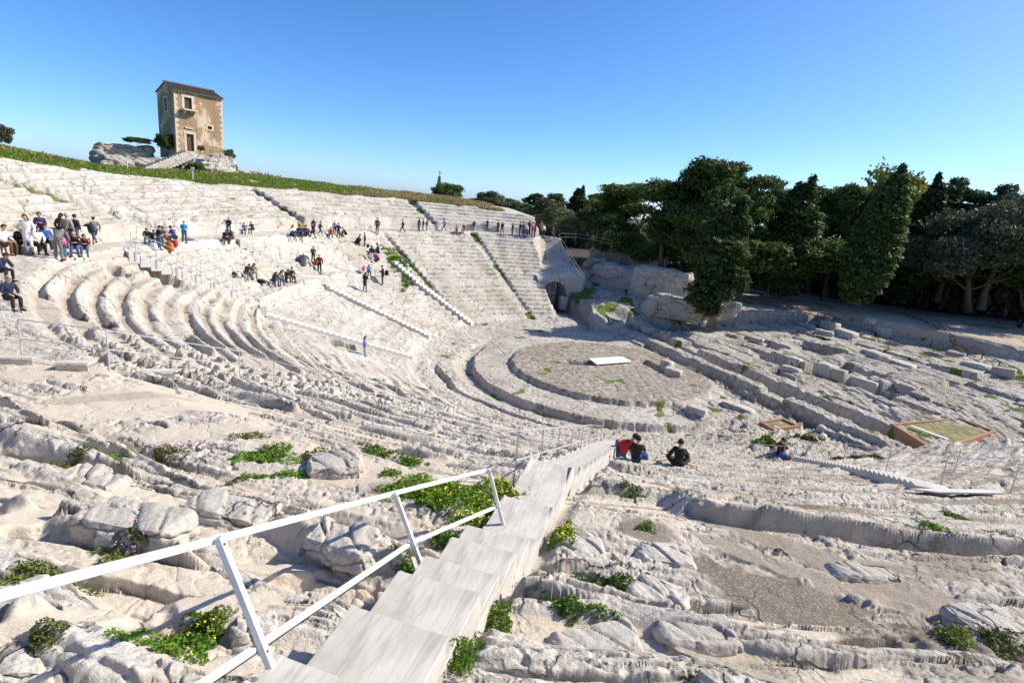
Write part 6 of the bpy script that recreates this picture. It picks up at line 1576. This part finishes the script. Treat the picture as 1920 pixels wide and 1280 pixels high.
# facing is measured like a compass of the plan: 0 to +x (right), 90 away from the viewer, 270 towards the viewer
PEOPLE = [
 # the crowd at the left
 (12, 478, 62, "sit", "white", "brown", "hair_brown", "person in a white shirt seated at the left edge of the crowd", 0, "shirt"),
 (40, 474, 66, "hunch", "black", "black", "hair_brown", "person in a black jacket bent forward beside the left edge of the crowd", 330, "jacket"),
 (56, 476, 74, "stand_b", "white", "white", "hair_brown", "woman standing in a long white tunic and sunglasses in the left crowd", 290, "long", "long"),
 (80, 462, 64, "hold", "purple", "navy", "hair_brown", "man in a purple jacket standing behind the woman in white", 300),
 (74, 476, 52, "sit", "white", "black", "hair", "man in a white shirt and black trousers seated beside the woman in white", 330, "shirt"),
 (88, 470, 50, "sit", "blue", "navy", "hair_brown", "boy in a blue shirt seated behind the man in white and black", 320, "shirt"),
 (112, 488, 66, "bend", "grey", "grey", "hair", "man all in grey bending forward with his back to the viewer", 100),
 (118, 462, 62, "stand_b", "darkred", "black", "hair", "person in a dark red patterned coat standing behind the man in grey", 100, "coat", "long"),
 (130, 466, 66, "stand", "beige", "black", "hair_grey", "person in a beige coat with the back turned, standing in the left crowd", 95, "coat"),
 (144, 460, 58, "stand", "navy", "grey", "hair", "man in a navy jacket standing rightmost in the left crowd", 90),
 (123, 484, 36, "stand", "pink", "jeans", "hair_brown", "small child with pink shoes standing beside the man in grey", 200, "shirt", "short", "pink"),
 (143, 480, 46, "read", "black", "jeans", "hair_grey", "man in a red cap and black jacket seated at the right of the crowd", 300),
 (161, 480, 42, "read", "darkred", "jeans", "hair_brown", "woman in boots seated at the right end of the crowd", 300, "jacket", "long", "brown"),
 (180, 456, 49, "walk", "grey", "jeans", "hair", "man in a grey sweater and jeans walking away with a black bag", 150),
 (4, 528, 56, "hunch", "navy", "black", "hair", "person in a blue jacket bent low at the left edge above the old man", 0),
 (22, 580, 66, "sit", "navy", "black", "hair_grey", "old man in a dark jacket seated at the left edge", 340),
 # second group
 (277, 457, 30, "hunch", "olive", "jeans", "hair_brown", "person in an olive jacket seated left of the man in a black shirt", 300),
 (287, 458, 28, "read", "black", "jeans", "hair", "person in black seated behind the man in a black shirt", 330),
 (299, 468, 45, "stand_b", "black", "jeans", "hair", "man in a black shirt and jeans standing with his back to the seated group", 60, "shirt"),
 (311, 458, 34, "read", "beige", "brown", "hair_brown", "person in a pale top seated right of the man in a black shirt", 250),
 (326, 457, 34, "read", "blue", "black", "hair", "person in a bright blue jacket seated beside the woman in turquoise", 250),
 (346, 455, 41, "hold", "teal", "darkjeans", "hair_fair", "fair haired woman in a turquoise coat standing", 100, "coat"),
 (430, 438, 31, "walk", "navy", "darkjeans", "hair_brown", "boy in a navy coat standing behind the couple in black", 280),
 (422, 456, 26, "hunch", "black", "black", "hair", "left person of the couple in black seated by the top of the second staircase", 320),
 (434, 456, 26, "hunch", "black", "brown", "hair_brown", "right person of the couple in black seated by the top of the second staircase", 250),
 (459, 439, 22, "read", "lightblue", "jeans", "hair", "person in a pale blue jacket seated on the walkway", 280),
 (473, 438, 23, "read", "purple", "black", "hair_brown", "person in a purple jacket seated on the walkway", 260),
 # middle of the walkway
 (547, 442, 24, "ground_up", "white", "navy", "hair_fair", "person in white resting on the walkway rows", 320, "jacket", "long"),
 (561, 442, 21, "ground_up", "black", "darkjeans", "hair", "person in black lounging next to the one in white", 300),
 (573, 442, 22, "ground_up", "navy", "darkjeans", "hair_brown", "person in navy lounging at the right of the resting group", 300),
 (588, 436, 27, "stand", "brown", "black", "hair_brown", "person in a brown jacket standing behind the man in navy", 280),
 (587, 448, 30, "walk", "navy", "black", "hair", "man in navy stepping down from the walkway", 240),
 (600, 441, 26, "walk", "navy", "darkjeans", "hair_brown", "boy in navy walking to the right on the walkway", 0),
 (619, 446, 20, "hunch", "orange", "brown", "hair_brown", "person in an orange brown top seated on the walkway", 300),
 (627, 438, 24, "stand", "lightblue", "navy", "hair", "person with a white collar standing behind the seated group", 280),
 (634, 446, 28, "stand_b", "navy", "darkjeans", "hair", "person in navy standing in the middle of the seated group", 100),
 (647, 446, 20, "hunch", "black", "black", "hair", "person in black seated at the right of the group on the walkway", 200),
 (669, 458, 20, "squat", "navy", "black", "hair_brown", "person in navy crouching opposite the magenta coat", 0),
 (684, 462, 26, "stand_b", "magenta", "maroon", "hair", "person in a magenta coat facing the crouching one", 180, "coat"),
 (707, 438, 30, "stand", "brown", "darkred", "hair_brown", "tall man in a dark coat and dark red trousers on the walkway", 270, "coat"),
 (755, 436, 25, "walk", "maroon", "black", "hair", "person in maroon walking along the rope barrier", 190),
 (785, 433, 24, "stand_b", "navy", "darkjeans", "hair", "left person of the trio standing at the wall of the walkway", 330),
 (793, 433, 23, "stand", "black", "jeans", "hair_brown", "middle person of the trio standing at the wall of the walkway", 200),
 (800, 432, 23, "stand", "black", "black", "hair", "right person of the trio standing at the wall of the walkway", 180, "coat"),
 (833, 433, 24, "walk", "lightblue", "jeans", "hair_brown", "person in pale blue walking on the far walkway", 170, "shirt"),
 (856, 438, 16, "read", "pink", "black", "hair_brown", "person in pink seated at the top of the far steps", 250),
 (870, 438, 19, "read", "red", "grey", "hair_grey", "grey haired person in a bright red jacket seated at the top of the far steps", 240),
 (888, 431, 18, "stand", "navy", "jeans", "hair", "person in navy standing behind the red jacket", 250),
 (913, 431, 20, "stand", "brown", "black", "hair", "dark figure in the shadow of a cleft of the walkway wall", 270, "coat"),
 (933, 435, 21, "stand_b", "black", "black", "hair", "dark dressed person right of the cleft in the walkway wall", 300),
 (941, 438, 22, "walk", "black", "darkjeans", "hair_brown", "person in black walking beside the dark dressed one", 250),
 (960, 441, 23, "stand", "black", "black", "hair", "person in black standing apart left of the far crowd", 200),
]
for t_ in PEOPLE: person(*t_[:8], face=t_[8] if len(t_) > 8 else None, kind=t_[9] if len(t_) > 9 else "jacket", hk=t_[10] if len(t_) > 10 else "short", shoes=t_[11] if len(t_) > 11 else "black")
FAR = [(974, "navy", "jeans", "first from the left in the far crowd, in navy"), (980, "grey", "black", "second from the left in the far crowd, in grey"), (985, "white", "darkjeans", "in a white top near the left of the far crowd"), (991, "black", "black", "in black in the left half of the far crowd"),
       (997, "red", "jeans", "in red in the middle of the far crowd"), (1002, "magenta", "darkjeans", "in a magenta top in the middle of the far crowd"), (1008, "maroon", "black", "in maroon right of the magenta top in the far crowd"), (1013, "beige", "brown", "in a beige coat in the right half of the far crowd"),
       (1018, "white", "black", "in a pale top in the right half of the far crowd"), (1023, "darkred", "black", "in dark red near the right end of the far crowd"), (1028, "black", "darkjeans", "tall and in black at the right end of the far crowd")]
for i, (x, c1, c2, lb) in enumerate(FAR): person(x, 441 + (i % 3) * 2, 25 + (i % 4), ["stand", "stand_b", "stand", "hold"][i % 4], c1, c2, ["hair", "hair_brown", "hair", "hair_fair"][i % 4], "person " + lb, 200 + 35 * (i % 5), ["jacket", "coat", "shirt"][i % 3], ["short", "long"][i % 2], group="crowd at the far end of the walkway")
person(1035, 447, 23, "walk", "jeans", "jeans", "hair_brown", "person in blue denim leaving the far crowd towards the railing", 0)
MORE = [
 (696, 491, 31, "stand", "black", "white", "hair", "person in a black jacket and white trousers at the landing", 100, "jacket", "long"),
 (707, 482, 28, "sit", "navy", "navy", "hair", "person in a dark blue coat seated above the landing", 200, "coat"),
 (708, 490, 20, "squat", "red", "darkjeans", "hair_brown", "child in red squatting at the landing", 200),
 (587, 493, 32, "hold", "darkred", "black", "hair", "man in a dark red jacket standing right of the litter bin", 300),
 (599, 513, 37, "stand_b", "maroon", "black", "hair_grey", "man in a pale hat and dark jacket carrying an orange bag", 280),
 (681, 514, 17, "read", "pink", "white", "hair", "girl in bright pink seated above the woman in a long coat", 300),
 (691, 517, 22, "read", "lightblue", "darkjeans", "hair", "person in a pale blue top seated next to the girl in pink", 300, "jacket", "long"),
 (684, 546, 36, "hold", "black", "jeans", "hair", "woman in a long dark coat standing in front of the seated girl in pink", 80, "long", "long"),
 (717, 533, 36, "hold", "navy", "darkjeans", "hair_brown", "person with a black rucksack looking down at a phone", 200),
 (463, 523, 30, "hunch", "black", "grey", "hair_brown", "person in black seated on the left of the pair with the white bag", 330),
 (474, 522, 30, "hunch", "beige", "beige", "hair_brown", "person in beige seated on the right of the pair with the white bag", 320, "jacket", "long"),
 (514, 536, 28, "hunch", "black", "darkjeans", "hair_brown", "first from the left of the four seated on the wall, in black", 330, "jacket", "long"),
 (524, 534, 28, "hunch", "beige", "jeans", "hair_brown", "second of the four seated on the wall, in a pale top", 330, "jacket", "long"),
 (537, 531, 28, "hunch", "black", "black", "hair", "third of the four seated on the wall, in a black jacket", 320),
 (547, 528, 28, "sit", "black", "brown", "hair", "right hand one of the four seated on the wall, sitting upright", 320),
 (683, 667, 40, "stand_b", "lightblue", "lightblue", "hair_fair", "fair haired girl dressed in light blue standing by the end of the staircase", 10, "jacket", "long", "teal"),
]
for t_ in MORE: person(*t_[:8], face=t_[8], kind=t_[9] if len(t_) > 9 else "jacket", hk=t_[10] if len(t_) > 10 else "short", shoes=t_[11] if len(t_) > 11 else "black")
# the nearer figures seated on the slope, seen from behind
def sit_near(px, py, hpx, ps, *a, **k_): return person(px, py, hpx, ps, *a, **k_)
sit_near(1164, 856, 48, "lean", "red", "jeans", "hair", "person in a red jacket leaning against a companion beside the staircase", 82)
sit_near(1192, 864, 48, "ground_up", "black", "darkjeans", "hair", "person in black with a hood down, leaned on by the one in red", 80)
sit_near(1270, 875, 52, "ground", "black", "black", "hair", "lone person in black seated cross legged on the right slope", 76)
sit_near(1462, 853, 46, "ground_up", "maroon", "navy", "hair", "person in a maroon jacket seated beside the concrete steps", 60)
person(1880, 605, 30, "walk", "red", "navy", "hair", "person in a red jacket walking on the sandy terrace", 160)
person(1912, 615, 26, "squat", "black", "black", "hair", "dark dressed person crouching at the right edge of the terrace", 200)
# ------------------------------------------------------------------ bags and hats
def bag(p, s, col, label, rz=0.0, name="bag", strap=True):
    root = empty(name, p, rz, label, "bag"); w, d, h = s
    bm = bmesh.new(); bmesh.ops.create_cube(bm, size=1.0); bmesh.ops.subdivide_edges(bm, edges=bm.edges, cuts=3, use_grid_fill=True)
    for v in bm.verts:
        c = v.co; q = max(abs(c.x), abs(c.y), abs(c.z)) * 2; L_ = c.length or 1; c2 = c.lerp(c / L_ * .62, .45); k = 1 - .25 * (c2.z + .5)
        v.co = V3((c2.x * w * k, c2.y * d * k, (c2.z + .5) * h))
    me = bpy.data.meshes.new("body"); bm.to_mesh(me); bm.free()
    for q in me.polygons: q.use_smooth = True
    link_mesh("body", me, pmat(col), root)
    if strap:
        mb = MB(); mb.tube([(-w * .25, 0, h * .9), (-w * .15, 0, h * 1.2), (w * .15, 0, h * 1.2), (w * .25, 0, h * .9)], .018, 5); mb.build("strap", pmat("black"), root, smooth=True)
bag(at(318, 471), (.55, .35, .6), "orange", "orange brown bag standing before the seated second group"); bag(at(328, 462), (.4, .3, .4), "red", "red bag at the feet of the person in bright blue")
bag(at(288, 467), (.45, .3, .4), "white", "pale bag on the ground left of the man in a black shirt"); bag(at(445, 519), (.5, .35, .35), "white", "white bag beside the seated pair"); bag(at(439, 520), (.3, .3, .4), "black", "black bag behind the white bag of the seated pair")
bag(at(490, 531), (.7, .35, .3), "black", "black bag lying left of the four seated on the wall"); bag(at(690, 463), (.3, .25, .3), "black", "small black bag behind the magenta coat")
bag(at(592, 497), (.35, .25, .5), "orange", "orange bag carried between the two men by the bin"); bag(at(30, 474), (.6, .4, .5), "brown", "brown bag on the seat at the left edge of the crowd"); bag(at(50, 478), (.4, .3, .45), "grey", "dark grey bag between the left crowd and the woman in white")
bag(at(1207, 860), (.32, .24, .22), "blue", "small bright blue bag at the right of the couple in red and black"); bag(at(1468, 858), (.5, .35, .3), "blue", "blue and orange bag beside the person in maroon"); bag(at(1480, 860), (.25, .2, .18), "orange", "small orange bundle next to the blue bag")
def carried(px, py, D_of, col, label, s=(.4, .25, .5), dz=.85):
    p = at(*D_of); d = math.hypot(p.x, p.y); w = px_ray(px, py); t = d / math.hypot(w[0], w[1]); q = w * t
    bag(Vector((q[0], q[1], q[2] + EYE)), s, col, label, rnd.uniform(0, 3))
carried(168, 434, (180, 456), "black", "black shoulder bag hanging behind the walking man in grey", (.6, .35, .45)); carried(725, 516, (717, 533), "black", "black rucksack on the back of the person looking at a phone", (.4, .3, .5))
def paper(px, py, label, rz):
    p = at(px, py); mb = MB(); mb.box((0, 0, .03), (.55, .12, .02), rz); o = mb.build("loose_board", simple_mat("fresh_wood", (.55, .40, .26), .8, .15)); o.location = p; tag(o, label, "board")
paper(1240, 862, "pale narrow board lying left of the lone person in black", .4); paper(1292, 871, "pale narrow board lying right of the lone person in black", -.2)
